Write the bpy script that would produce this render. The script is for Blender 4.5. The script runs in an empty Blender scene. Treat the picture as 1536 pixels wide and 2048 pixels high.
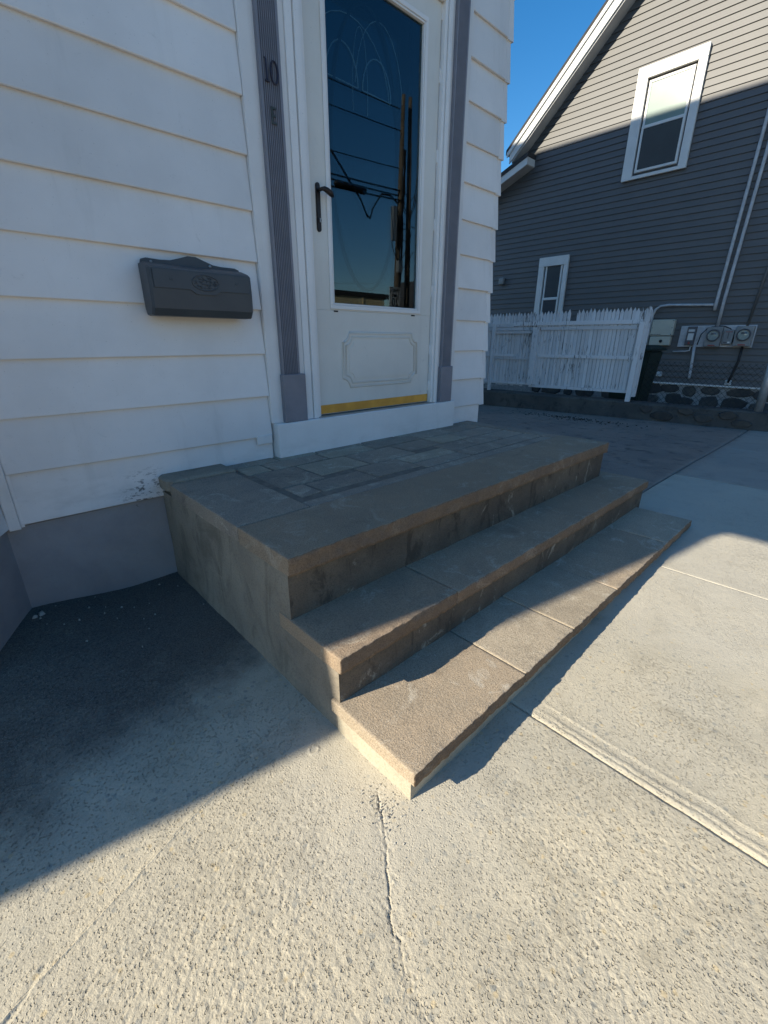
import bpy, bmesh, math, random
import numpy as np
from mathutils import Vector, Matrix

random.seed(7)
scene = bpy.context.scene
COL = scene.collection
R = math.radians

# ------------------------------------------------------------------ camera
cam_d = bpy.data.cameras.new('camera'); cam = bpy.data.objects.new('camera', cam_d); COL.objects.link(cam)
cam_d.sensor_fit = 'HORIZONTAL'; cam_d.sensor_width = 36.0; cam_d.lens = 36.0 * 881.0 / 1536.0
cam_d.clip_start = 0.02; cam_d.clip_end = 2000
_r = ((0.72773662, -0.24629836, 0.64010666), (-0.68584881, -0.26581247, 0.67746228), (0.00329049, -0.9320305, -0.3623649))
cam.matrix_world = Matrix(((_r[0][0], -_r[0][1], -_r[0][2], -0.5617),
                           (_r[1][0], -_r[1][1], -_r[1][2], -2.0688),
                           (_r[2][0], -_r[2][1], -_r[2][2], 1.035), (0, 0, 0, 1)))
scene.camera = cam
# ------------------------------------------------------------------ sky, sun, exposure
SUN_EL, SUN_AZ = R(28.0), R(16.0)          # light travels towards +x and a little towards -y
sun_dir = Vector((-math.cos(SUN_AZ) * math.cos(SUN_EL), math.sin(SUN_AZ) * math.cos(SUN_EL), math.sin(SUN_EL)))
world = bpy.data.worlds.new('World'); scene.world = world; world.use_nodes = True
nt = world.node_tree; nt.nodes.clear()
sky = nt.nodes.new('ShaderNodeTexSky'); sky.sky_type = 'NISHITA'; sky.sun_disc = False
sky.sun_elevation = SUN_EL; sky.sun_rotation = math.atan2(sun_dir.x, sun_dir.y)
sky.altitude = 50; sky.air_density = 1.0; sky.dust_density = 0.25; sky.ozone_density = 2.2
bg = nt.nodes.new('ShaderNodeBackground'); bg.inputs[1].default_value = 0.110
wo = nt.nodes.new('ShaderNodeOutputWorld')
hs = nt.nodes.new('ShaderNodeHueSaturation'); hs.inputs['Saturation'].default_value = 1.38; hs.inputs['Value'].default_value = 1.0
nt.links.new(sky.outputs[0], hs.inputs['Color']); nt.links.new(hs.outputs[0], bg.inputs[0]); nt.links.new(bg.outputs[0], wo.inputs[0])
sun_d = bpy.data.lights.new('sun', 'SUN'); sun_d.energy = 4.9; sun_d.angle = R(0.5); sun_d.color = (1.0, 0.905, 0.73)
sun = bpy.data.objects.new('sun', sun_d); COL.objects.link(sun)
sun.rotation_euler = sun_dir.to_track_quat('Z', 'Y').to_euler()
vs = scene.view_settings
vs.view_transform = 'Standard'; vs.look = 'None'; vs.gamma = 1.0; vs.use_curve_mapping = False; vs.exposure = 0.78

# ------------------------------------------------------------------ helpers
def tag(o, label=None, cat=None, group=None, kind=None):
    if label: o['label'] = label
    if cat: o['category'] = cat
    if group: o['group'] = group
    if kind: o['kind'] = kind
    return o

def empty(name, loc=(0, 0, 0)):
    o = bpy.data.objects.new(name, None); o.location = loc; o.empty_display_size = 0.1
    COL.objects.link(o); return o

def link_mesh(name, me, mat=None, parent=None):
    if mat is not None and not me.materials: me.materials.append(mat)
    o = bpy.data.objects.new(name, me); COL.objects.link(o)
    if parent is not None:
        o.parent = parent
        # keep world coordinates: mesh data is in world space, parents only translate
        p = parent; off = Vector((0, 0, 0))
        while p is not None:
            off += p.location; p = p.parent
        o.location = -off
    return o

def mesh(name, v, f, mat=None, parent=None, smooth=False):
    me = bpy.data.meshes.new(name); me.from_pydata([tuple(p) for p in v], [], f); me.update()
    if smooth: me.polygons.foreach_set('use_smooth', [True] * len(me.polygons))
    return link_mesh(name, me, mat, parent)

def from_bm(name, bm, mat=None, parent=None, smooth=False):
    me = bpy.data.meshes.new(name); bmesh.ops.recalc_face_normals(bm, faces=bm.faces[:]); bm.to_mesh(me); bm.free()
    if smooth: me.polygons.foreach_set('use_smooth', [True] * len(me.polygons))
    return link_mesh(name, me, mat, parent)

def bm_box(bm, x0, x1, y0, y1, z0, z1, bev=0.0, seg=1):
    r = bmesh.ops.create_cube(bm, size=1.0)
    vs_ = r['verts']
    for v in vs_:
        v.co.x = x0 if v.co.x < 0 else x1; v.co.y = y0 if v.co.y < 0 else y1; v.co.z = z0 if v.co.z < 0 else z1
    if bev > 0:
        es = list({e for v in vs_ for e in v.link_edges})
        bmesh.ops.bevel(bm, geom=es, offset=bev, segments=seg, affect='EDGES', profile=0.6)

def box(name, x0, x1, y0, y1, z0, z1, mat, parent=None, bev=0.0, seg=1):
    bm = bmesh.new(); bm_box(bm, x0, x1, y0, y1, z0, z1, bev, seg); return from_bm(name, bm, mat, parent)

def boxes(name, lst, mat, parent=None, bev=0.0):
    bm = bmesh.new()
    for b in lst: bm_box(bm, *b, bev=bev)
    return from_bm(name, bm, mat, parent)

def bm_tube(bm, pts, r, n=8, cap=True):
    pts = [Vector(p) for p in pts]; rings = []
    up = Vector((0.31, 0.17, 0.93)).normalized()
    for i, p in enumerate(pts):
        a = pts[max(i - 1, 0)]; b = pts[min(i + 1, len(pts) - 1)]
        t = (b - a).normalized()
        u = t.cross(up)
        if u.length < 0.05: u = t.cross(Vector((1, 0, 0)))
        u.normalize(); w = t.cross(u)
        rr = r[i] if isinstance(r, (list, tuple)) else r
        rings.append([bm.verts.new(p + (u * math.cos(2 * math.pi * k / n) + w * math.sin(2 * math.pi * k / n)) * rr) for k in range(n)])
    for a, b in zip(rings, rings[1:]):
        for k in range(n): bm.faces.new((a[k], a[(k + 1) % n], b[(k + 1) % n], b[k]))
    if cap:
        bm.faces.new(rings[0][::-1]); bm.faces.new(rings[-1])

def tube(name, pts, r, mat, parent=None, n=8):
    bm = bmesh.new(); bm_tube(bm, pts, r, n); return from_bm(name, bm, mat, parent, smooth=True)

def prism(name, poly, axis, a, b, mat, parent=None, bev=0.0):
    """polygon of 2-D points extruded between a and b along axis ('x': (y,z) 'y': (x,z) 'z': (x,y))"""
    bm = bmesh.new()
    def P(p, t): return {'x': (t, p[0], p[1]), 'y': (p[0], t, p[1]), 'z': (p[0], p[1], t)}[axis]
    A = [bm.verts.new(P(p, a)) for p in poly]; B = [bm.verts.new(P(p, b)) for p in poly]; n = len(poly)
    fa = bm.faces.new(A); fb = bm.faces.new(B[::-1])
    for i in range(n): bm.faces.new((A[i], A[(i + 1) % n], B[(i + 1) % n], B[i]))
    bmesh.ops.recalc_face_normals(bm, faces=bm.faces[:])
    if bev > 0: bmesh.ops.bevel(bm, geom=list(fa.edges) if bev else [], offset=bev, segments=2, affect='EDGES')
    return from_bm(name, bm, mat, parent)

def copy_obj(o, parent, loc=None):
    c = o.copy(); COL.objects.link(c); c.parent = parent
    if loc is not None: c.location = loc
    return c

# numpy noise
def _h(ix, iy, s):
    with np.errstate(over='ignore'):
        n = (ix.astype(np.int64) * 374761393 + iy.astype(np.int64) * 668265263 + s * 1442695041).astype(np.uint64) & np.uint64(0xffffffff)
        n = (n ^ (n >> np.uint64(13))) * np.uint64(1274126177) & np.uint64(0xffffffff)
        n = (n ^ (n >> np.uint64(16))) * np.uint64(2246822519) & np.uint64(0xffffffff)
        return ((n ^ (n >> np.uint64(15))) & np.uint64(0xffff)).astype(np.float64) / 65535.0
def vn(x, y, s=0):
    x = np.asarray(x, float); y = np.asarray(y, float)
    fx, fy = np.floor(x), np.floor(y); tx, ty = x - fx, y - fy
    tx = tx * tx * (3 - 2 * tx); ty = ty * ty * (3 - 2 * ty)
    a = _h(fx, fy, s); b = _h(fx + 1, fy, s); c = _h(fx, fy + 1, s); d = _h(fx + 1, fy + 1, s)
    return (a + (b - a) * tx) * (1 - ty) + (c + (d - c) * tx) * ty
def fbm(x, y, s=0, o=3):
    t = 0; amp = 1; tot = 0
    for k in range(o):
        t = t + amp * vn(x * 2 ** k + 17.3 * k, y * 2 ** k - 9.1 * k, s + k); tot += amp; amp *= 0.5
    return t / tot
def sst(a, b, x):
    t = np.clip((x - a) / (b - a), 0, 1); return t * t * (3 - 2 * t)

# ------------------------------------------------------------------ materials
class N:
    def __init__(s, name):
        s.m = bpy.data.materials.new(name); s.m.use_nodes = True; s.t = s.m.node_tree; s.t.nodes.clear()
        s.out = s.t.nodes.new('ShaderNodeOutputMaterial'); s.b = s.t.nodes.new('ShaderNodeBsdfPrincipled')
        s.t.links.new(s.b.outputs[0], s.out.inputs[0])
        s.pos = s.t.nodes.new('ShaderNodeNewGeometry').outputs['Position']
    def set(s, k, v):
        if hasattr(v, 'links') or isinstance(v, bpy.types.NodeSocket): s.t.links.new(v, s.b.inputs[k])
        else: s.b.inputs[k].default_value = (*v, 1) if isinstance(v, tuple) and len(v) == 3 else v
    def node(s, ty, **kw):
        n = s.t.nodes.new(ty)
        for k, v in kw.items(): setattr(n, k, v)
        return n
    def mp(s, scale=(1, 1, 1), rot=(0, 0, 0)):
        n = s.node('ShaderNodeMapping'); n.inputs['Scale'].default_value = scale; n.inputs['Rotation'].default_value = rot
        s.t.links.new(s.pos, n.inputs[0]); return n.outputs[0]
    def noise(s, scale, detail=4, rough=.55, vec=None, dist=0):
        n = s.node('ShaderNodeTexNoise'); n.inputs['Scale'].default_value = scale; n.inputs['Detail'].default_value = detail
        n.inputs['Roughness'].default_value = rough; n.inputs['Distortion'].default_value = dist
        s.t.links.new(vec if vec else s.pos, n.inputs['Vector']); return n.outputs['Fac']
    def voro(s, scale, feat='F1', out='Distance', vec=None):
        n = s.node('ShaderNodeTexVoronoi'); n.feature = feat; n.inputs['Scale'].default_value = scale
        s.t.links.new(vec if vec else s.pos, n.inputs['Vector']); return n.outputs[out]
    def ramp(s, fac, a, b, ca=0.0, cb=1.0):
        n = s.node('ShaderNodeMapRange'); n.interpolation_type = 'SMOOTHSTEP'
        for i, v in zip(('From Min', 'From Max', 'To Min', 'To Max'), (a, b, ca, cb)): n.inputs[i].default_value = v
        s.t.links.new(fac, n.inputs[0]); return n.outputs[0]
    def math(s, op, a, b=None):
        n = s.node('ShaderNodeMath'); n.operation = op
        for i, v in enumerate((a, b)):
            if v is None: continue
            if isinstance(v, (int, float)): n.inputs[i].default_value = v
            else: s.t.links.new(v, n.inputs[i])
        return n.outputs[0]
    def mix(s, fac, a, b, mode='MIX'):
        n = s.node('ShaderNodeMix'); n.data_type = 'RGBA'; n.blend_type = mode
        for i, v in ((0, fac), (6, a), (7, b)):
            if isinstance(v, bpy.types.NodeSocket): s.t.links.new(v, n.inputs[i])
            else: n.inputs[i].default_value = (*v, 1) if isinstance(v, tuple) else v
        return n.outputs[2]
    def bump(s, h, strength, dist, nrm=None):
        n = s.node('ShaderNodeBump'); n.inputs['Strength'].default_value = strength; n.inputs['Distance'].default_value = dist
        s.t.links.new(h, n.inputs['Height'])
        if nrm: s.t.links.new(nrm, n.inputs['Normal'])
        return n.outputs[0]
    def rnd(s, lo, hi):
        o = s.node('ShaderNodeObjectInfo').outputs['Random']
        return s.ramp(o, 0, 1, lo, hi)
    def attr(s, name):
        n = s.node('ShaderNodeAttribute'); n.attribute_name = name; return n.outputs['Fac']
    def sep(s):
        n = s.node('ShaderNodeSeparateXYZ'); s.t.links.new(s.pos, n.inputs[0]); return n.outputs

def simple(name, c1, c2=None, scale=6, rough=.6, metal=0, bs=0, bump_scale=60, bd=.003, var=0.0, spec=.5):
    n = N(name); c2 = c2 or tuple(x * .82 for x in c1)
    f = n.ramp(n.noise(scale, 5, .6), .3, .7)
    c = n.mix(f, c1, c2)
    if var:
        v = n.rnd(1 - var, 1 + var); cc = n.node('ShaderNodeCombineColor')
        for i in range(3): n.t.links.new(v, cc.inputs[i])
        c = n.mix(1.0, c, cc.outputs[0], 'MULTIPLY')
    n.set('Base Color', c); n.set('Roughness', rough); n.set('Metallic', metal); n.set('Specular IOR Level', spec)
    if bs: n.set('Normal', n.bump(n.noise(bump_scale, 5, .6), bs, bd))
    return n.m

def concrete(name, base, grey, dark, fine=140., bump=.5, bd=.004, stain=.5, attr=False, speck=True):
    n = N(name)
    a = n.ramp(n.noise(1.3, 5, .6), .35, .65)
    c = n.mix(a, base, grey)
    c = n.mix(n.ramp(n.noise(2.7, 6, .62, dist=.5), .46, .74, 0, .42), c, tuple(x * .62 for x in base))
    c = n.mix(n.ramp(n.noise(4.3, 5, .6, n.mp((1, 1, 1), (.3, .2, 1.1)), .7), .52, .78, 0, .45), c, tuple(min(1, x * 1.22) for x in base))
    b = n.ramp(n.noise(7, 6, .65, dist=.4), .5, .75)
    c = n.mix(n.math('MULTIPLY', b, stain), c, dark)
    if speck:
        v = n.node('ShaderNodeTexVoronoi'); v.inputs['Scale'].default_value = 75
        n.t.links.new(n.pos, v.inputs['Vector'])
        sc = n.node('ShaderNodeSeparateColor'); n.t.links.new(v.outputs['Color'], sc.inputs[0])
        m1 = n.math('MULTIPLY', n.ramp(sc.outputs[0], .93, .97), n.ramp(v.outputs['Distance'], .55, .3))
        c = n.mix(n.math('MULTIPLY', m1, .55), c, (.2, .22, .22))
        m2 = n.math('MULTIPLY', n.ramp(sc.outputs[1], .96, .98), n.ramp(v.outputs['Distance'], .5, .3))
        c = n.mix(n.math('MULTIPLY', m2, .5), c, (.55, .42, .22))
    fn = n.noise(fine, 4, .6)
    c = n.mix(n.ramp(fn, .3, .55, .3, 0.0), c, dark)
    if attr:
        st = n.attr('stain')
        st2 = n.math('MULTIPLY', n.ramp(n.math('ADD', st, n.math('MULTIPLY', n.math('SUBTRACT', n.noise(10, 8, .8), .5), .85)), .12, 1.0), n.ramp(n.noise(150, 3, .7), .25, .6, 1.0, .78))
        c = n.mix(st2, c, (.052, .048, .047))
        rg = n.attr('rough')
        pn = n.math('ADD', n.math('MULTIPLY', n.noise(240, 1.5, .5), .62), n.math('MULTIPLY', n.noise(390, 2, .5), .38))
        vp = n.node('ShaderNodeTexVoronoi'); vp.inputs['Scale'].default_value = 165; vp.inputs['Randomness'].default_value = 1.0
        wv = n.node('ShaderNodeVectorMath'); wv.operation = 'ADD'; nz = n.node('ShaderNodeTexNoise'); nz.inputs['Scale'].default_value = 140; nz.inputs['Detail'].default_value = 2
        n.t.links.new(n.pos, nz.inputs['Vector']); sc3 = n.node('ShaderNodeVectorMath'); sc3.operation = 'SCALE'; sc3.inputs['Scale'].default_value = .006
        n.t.links.new(nz.outputs['Color'], sc3.inputs[0]); n.t.links.new(n.pos, wv.inputs[0]); n.t.links.new(sc3.outputs[0], wv.inputs[1]); n.t.links.new(wv.outputs[0], vp.inputs['Vector'])
        scv = n.node('ShaderNodeSeparateColor'); n.t.links.new(vp.outputs['Color'], scv.inputs[0])
        size = n.ramp(scv.outputs[0], .15, 1.0, .02, .46)
        pit = n.math('MULTIPLY', n.ramp(n.math('SUBTRACT', size, vp.outputs['Distance']), -.05, .13), rg)
        c = n.mix(n.math('MULTIPLY', pit, .20), c, (.16, .13, .09))
        gr = n.noise(420, 2, .5)
        c = n.mix(n.math('MULTIPLY', n.ramp(gr, .58, .70), .35), c, (.62, .57, .44))
        pl = n.attr('pale')
        c = n.mix(n.math('MULTIPLY', pl, .6), c, (.52, .49, .42))
    n.set('Base Color', c); n.set('Roughness', .92); n.set('Specular IOR Level', .25)
    n1 = n.bump(fn, bump, bd)
    if attr: n1 = n.bump(n.math('ADD', n.math('MULTIPLY', pit, -1.0), n.math('MULTIPLY', pn, .3)), 1.0, .0028, n1)
    n1 = n.bump(n.noise(fine * .35, 5, .65), bump * .5, bd * 1.4, n1)
    n.set('Normal', n1)
    return n.m

M = {}
def white_paint(name, base=(.83, .80, .775), dirt=.35):
    n = N(name)
    c = n.mix(n.ramp(n.noise(2.2, 5, .6), .3, .75), base, tuple(x * .88 for x in base))
    d = n.ramp(n.noise(14, 6, .7, dist=.6), .62, .80)
    c = n.mix(n.math('MULTIPLY', d, dirt), c, (.34, .34, .31))
    wst = n.ramp(n.noise(1, 5, .65, n.mp((11, 11, .9)), .4), .55, .78)
    c = n.mix(n.math('MULTIPLY', wst, .22), c, (.42, .41, .38))
    sp = n.ramp(n.noise(160, 2, .5), .70, .76)
    c = n.mix(n.math('MULTIPLY', sp, .35), c, (.30, .30, .28))
    dv = n.node('ShaderNodeVectorMath'); dv.operation = 'DISTANCE'; n.t.links.new(n.pos, dv.inputs[0]); dv.inputs[1].default_value = (-.05, -.01, .40)
    chips = n.math('MULTIPLY', n.ramp(dv.outputs['Value'], .15, .02), n.ramp(n.noise(1, 5, .7, n.mp((40, 40, 90))), .54, .60))
    c = n.mix(chips, c, (.10, .10, .10))
    zz = n.sep()[2]
    grime = n.math('MULTIPLY', n.ramp(zz, .62, .38), n.ramp(n.noise(1, 5, .6, n.mp((5, 5, 14))), .42, .7))
    c = n.mix(n.math('MULTIPLY', grime, .35), c, (.36, .35, .32))
    v = n.rnd(.94, 1.03); cc = n.node('ShaderNodeCombineColor')
    for i in range(3): n.t.links.new(v, cc.inputs[i])
    c = n.mix(1.0, c, cc.outputs[0], 'MULTIPLY')
    n.set('Base Color', c); n.set('Roughness', .48)
    n.set('Normal', n.bump(n.noise(1, 5, .6, n.mp((9, 60, 60))), .12, .004, n.bump(n.noise(260, 3, .5), .10, .001)))
    return n.m
M['siding'] = white_paint('white_siding_paint')
M['trim'] = white_paint('white_trim_paint', (.82, .795, .77), .2)
M['door'] = white_paint('aged_white_door', (.72, .69, .63), .55)
M['lavender'] = simple('lavender_grey_paint', (.235, .232, .262), (.20, .20, .228), 9, .5, bs=.15, bump_scale=120)
M['foundation'] = None
def foundation():
    n = N('grey_painted_foundation')
    c = n.mix(n.ramp(n.noise(3, 6, .65, dist=.5), .35, .7), (.35, .335, .335), (.28, .27, .275))
    ch = n.ramp(n.noise(26, 6, .75, dist=.8), .66, .72)
    x = n.sep()
    near = n.ramp(x[0], -.25, 0.0)
    c = n.mix(n.math('MULTIPLY', ch, n.math('MULTIPLY_ADD', near, .75)), c, (.06, .06, .065))
    n.set('Base Color', c); n.set('Roughness', .85)
    n.set('Normal', n.bump(n.noise(40, 6, .7), .5, .006, n.bump(n.noise(6, 4), .3, .03)))
    return n.m
M['foundation'] = foundation()
M['ground'] = concrete('worn_concrete', (.52, .465, .355), (.465, .43, .35), (.24, .215, .165), attr=True, bump=.55, bd=.003, fine=260.)
M['ground_far'] = concrete('old_driveway_concrete', (.33, .25, .20), (.25, .20, .17), (.10, .08, .07), stain=.85, bump=.5, attr=True, speck=False, fine=120.)
def step_side():
    n = N('rendered_step_concrete')
    c = n.mix(n.ramp(n.noise(3, 5, .6), .35, .68), (.33, .285, .22), (.25, .215, .17))
    dr = n.noise(1, 6, .65, n.mp((7, 7, 3.5)), 1.2)
    c = n.mix(n.ramp(dr, .45, .70, 0, .5), c, (.10, .085, .066))
    c = n.mix(n.ramp(n.noise(7, 6, .7, dist=1.1), .58, .74, 0, .45), c, (.36, .31, .235))
    c = n.mix(n.ramp(n.noise(170, 3, .6), .3, .55, .35, 0), c, (.10, .085, .06))
    n.set('Base Color', c); n.set('Roughness', .93); n.set('Specular IOR Level', .2)
    n.set('Normal', n.bump(n.noise(150, 4, .65), .6, .003, n.bump(n.noise(22, 6, .7), .6, .010)))
    return n.m
M['step_side'] = step_side()
M['step_base_low'] = concrete('pale_cement_base', (.47, .42, .32), (.42, .37, .28), (.22, .19, .14), bump=.6, speck=False)
M['asphalt'] = simple('asphalt', (.055, .055, .055), (.04, .04, .042), 3, .9, bs=.5)
def stone(name, a, b, dark, pale):
    n = N(name)
    c = n.mix(n.ramp(n.noise(5, 6, .65, dist=.6), .35, .68), a, b)
    c = n.mix(n.ramp(n.noise(7.5, 7, .72, dist=1.3), .53, .66, 0, .72), c, pale)
    c = n.mix(n.ramp(n.noise(4.1, 6, .7, dist=.7), .55, .78, 0, .55), c, dark)
    c = n.mix(n.ramp(n.noise(210, 3, .65), .38, .56, .48, 0), c, dark)
    c = n.mix(n.ramp(n.noise(340, 2, .5), .58, .68, 0, .4), c, pale)
    v = n.rnd(.9, 1.08); cc = n.node('ShaderNodeCombineColor')
    for i in range(3): n.t.links.new(v, cc.inputs[i])
    c = n.mix(1.0, c, cc.outputs[0], 'MULTIPLY')
    n.set('Base Color', c); n.set('Roughness', .9); n.set('Specular IOR Level', .25)
    n.set('Normal', n.bump(n.noise(230, 4, .65), .9, .0032, n.bump(n.noise(30, 5, .6), .35, .006)))
    return n.m
M['brown_stone'] = stone('brown_cast_stone', (.48, .38, .27), (.41, .335, .245), (.17, .135, .10), (.64, .57, .46))
M['brown_stone_b'] = stone('weathered_brown_cast_stone', (.47, .395, .295), (.38, .32, .24), (.18, .15, .11), (.62, .55, .43))
M['brown_stone_shaded'] = stone('shaded_brown_cast_stone', (.40, .295, .20), (.335, .255, .18), (.14, .105, .075), (.50, .42, .32))  # brown stone with shade in its colour, for the shaded nosing and middle tread
M['shaded_front'] = stone('shaded_front_stone', (.25, .175, .115), (.195, .14, .098), (.085, .06, .042), (.33, .255, .18))  # slab fronts: shade darkened into the stone colour, end faces stay light
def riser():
    n = N('stained_shaded_riser_cement')
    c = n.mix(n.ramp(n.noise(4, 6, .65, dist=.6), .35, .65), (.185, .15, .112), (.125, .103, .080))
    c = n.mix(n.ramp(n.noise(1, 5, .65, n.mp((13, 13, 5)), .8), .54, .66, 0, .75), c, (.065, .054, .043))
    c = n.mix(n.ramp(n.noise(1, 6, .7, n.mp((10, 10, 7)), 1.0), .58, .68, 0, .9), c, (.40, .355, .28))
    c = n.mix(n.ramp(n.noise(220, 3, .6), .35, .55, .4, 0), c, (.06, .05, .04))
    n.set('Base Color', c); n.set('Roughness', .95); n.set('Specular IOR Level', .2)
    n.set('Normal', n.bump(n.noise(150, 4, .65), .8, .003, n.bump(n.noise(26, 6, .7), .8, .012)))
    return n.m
M['riser'] = riser()  # stained cement for front faces, base tone also darkened as shade
M['slate_stone'] = stone('grey_flagstone', (.39, .315, .24), (.29, .245, .20), (.11, .095, .08), (.53, .465, .36))
M['mortar'] = concrete('dark_mortar', (.17, .145, .115), (.13, .115, .10), (.05, .046, .042), speck=False)
M['joint'] = simple('dirty_joint', (.22, .185, .145), (.15, .125, .10), 30, .95)
M['bronze'] = simple('dark_bronze', (.045, .035, .032), (.03, .025, .025), 30, .45, .6)
M['brass'] = simple('gold_kick_strip', (.72, .43, .09), (.55, .32, .07), 8, .42, .55, bs=.3, bump_scale=30)
M['mailbox'] = simple('slate_grey_enamel', (.060, .070, .080), (.048, .057, .067), 7, .42, bs=.1, bump_scale=300, bd=.0006)
M['black'] = simple('black_gap', (.012, .012, .013), None, 8, .8)
M['iron'] = simple('tarnished_number_metal', (.035, .035, .06), None, 20, .5, .3)
M['verdigris'] = simple('tarnished_letter_metal', (.09, .105, .10), (.05, .06, .055), 60, .6, .4)
M['wood_dark'] = simple('inner_door_dark', (.018, .02, .022), None, 5, .35)
M['came'] = simple('lead_came', (.006, .007, .008), None, 40, .6)
M['etch'] = simple('frosted_glass_etching', (.75, .80, .85), None, 40, .6)
def glass(name, refl, tint=(.5, .6, .62)):
    n = N(name); t = n.t
    gl = n.node('ShaderNodeBsdfGlossy'); gl.inputs['Roughness'].default_value = 0.0; gl.inputs['Color'].default_value = (.92, .96, 1, 1)
    tr = n.node('ShaderNodeBsdfTransparent'); tr.inputs['Color'].default_value = (*tint, 1)
    geo = n.node('ShaderNodeNewGeometry'); dt = n.node('ShaderNodeVectorMath'); dt.operation = 'DOT_PRODUCT'
    t.links.new(geo.outputs['Normal'], dt.inputs[0]); t.links.new(geo.outputs['Incoming'], dt.inputs[1])
    k = n.math('ADD', n.math('MULTIPLY', n.math('POWER', n.math('SUBTRACT', 1.0, n.math('ABSOLUTE', dt.outputs['Value'])), 5.0), .95), refl)
    mx = n.node('ShaderNodeMixShader'); t.links.new(k, mx.inputs[0]); t.links.new(tr.outputs[0], mx.inputs[1]); t.links.new(gl.outputs[0], mx.inputs[2])
    w = n.noise(3.2, 2, .4); t.links.new(n.bump(w, .05, .002), gl.inputs['Normal'])
    t.links.new(mx.outputs[0], n.out.inputs[0]); return n.m
M['glass'] = glass('storm_door_glass', .045)
M['inner_glass'] = glass('inner_door_glass', .085, (.2, .22, .22))
M['n_siding'] = simple('grey_vinyl_siding', (.108, .107, .105), (.100, .099, .097), 3, .5, bs=.12, bump_scale=80, var=.03)
M['n_trim'] = simple('neighbour_white_trim', (.70, .69, .66), (.64, .63, .60), 5, .5)
M['n_roof'] = simple('dark_shingles', (.05, .048, .048), (.035, .034, .035), 20, .9, bs=.6)
M['soffit'] = simple('grey_white_soffit', (.5, .5, .5), None, 5, .6)
M['stonewall'] = simple('dark_foundation_stone', (.045, .045, .045), (.085, .075, .062), 9, .9, bs=.7, bump_scale=24, bd=.012, var=.25)
M['pale_mortar'] = simple('pale_mortar', (.33, .32, .30), (.22, .215, .205), 20, .95, bs=.6)
M['curb'] = concrete('stained_curb_concrete', (.13, .125, .11), (.085, .083, .078), (.03, .03, .03), stain=.95, bump=.6, speck=False)
def flaky():
    n = N('flaking_white_paint_wood')
    g = n.noise(1, 6, .7, n.mp((55, 55, 6)), .3)
    big = n.noise(2.6, 4, .6)
    m = n.ramp(n.math('ADD', g, n.math('MULTIPLY', big, .55)), .87, .95)
    c = n.mix(m, (.70, .69, .69), (.13, .12, .115))
    v = n.rnd(.85, 1.05); cc = n.node('ShaderNodeCombineColor')
    for i in range(3): n.t.links.new(v, cc.inputs[i])
    c = n.mix(1.0, c, cc.outputs[0], 'MULTIPLY')
    n.set('Base Color', c); n.set('Roughness', .75); n.set('Normal', n.bump(g, .4, .004)); return n.m
M['picket'] = flaky()
M['galv'] = simple('galvanised_steel', (.42, .43, .43), (.33, .34, .34), 18, .45, .5)
M['conduit'] = simple('painted_conduit', (.50, .51, .52), (.38, .38, .39), 12, .5, .1)
M['beige'] = simple('beige_plastic_box', (.52, .50, .40), (.46, .44, .36), 5, .5)
M['grey_box'] = simple('grey_meter_enamel', (.26, .27, .27), (.20, .21, .21), 9, .5, .2)
M['dark_box'] = simple('dark_grey_enamel', (.10, .10, .11), None, 9, .5, .2)
M['label'] = simple('pale_label', (.55, .55, .53), None, 9, .6)
M['redlabel'] = simple('red_label', (.28, .06, .05), None, 9, .6)
M['meterface'] = simple('meter_face', (.45, .47, .43), (.30, .32, .30), 30, .3)
M['meterglass'] = glass('meter_glass', .05, (.9, .92, .9))
M['bin'] = simple('dark_green_plastic', (.012, .03, .022), (.009, .022, .017), 6, .55)
M['pole'] = simple('weathered_pole_wood', (.17, .135, .10), (.10, .08, .06), 3, .9, bs=.5)
M['wire'] = simple('black_cable', (.012, .012, .013), None, 6, .6)
M['signwhite'] = simple('sign_white', (.75, .75, .73), None, 3, .5)
M['signblack'] = simple('sign_black', (.012, .012, .012), None, 3, .5)
M['garage'] = simple('tan_stucco', (.80, .64, .38), (.72, .57, .34), 2, .9)
M['leaf'] = simple('dry_leaf', (.05, .035, .025), (.03, .022, .018), 40, .9)
M['grit'] = simple('pale_grit', (.45, .43, .38), (.3, .29, .26), 40, .9)
def blind():
    n = N('pane_with_white_blind')
    c = n.mix(n.ramp(n.noise(2, 2), .3, .7), (.22, .30, .27), (.18, .25, .23))
    n.set('Base Color', c); n.set('Roughness', .9); n.set('Specular IOR Level', 0.0)
    n.set('Coat Weight', 1.0); n.set('Coat Roughness', .20); return n.m
M['pane_blind'] = blind()
M['pane_dark'] = simple('dark_window_pane', (.035, .045, .05), (.03, .035, .04), 2, .08, spec=.8)

# ------------------------------------------------------------------ ground
def gz(x, y):
    x = np.asarray(x, float); y = np.asarray(y, float)
    z = -0.022 + 0.030 * np.clip(x, 0, 2.3) - 0.045 * sst(3.0, 6.2, x)
    z = z + 0.05 * sst(-.15, -.6, x) * sst(-.9, 0.0, y)
    return z

g = box('ground', -400, 400, -400, 400, -1.2, -0.16, M['asphalt']); tag(g, kind='structure')
pave = empty('driveway', (0, 0, 0)); tag(pave, kind='structure')

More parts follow.
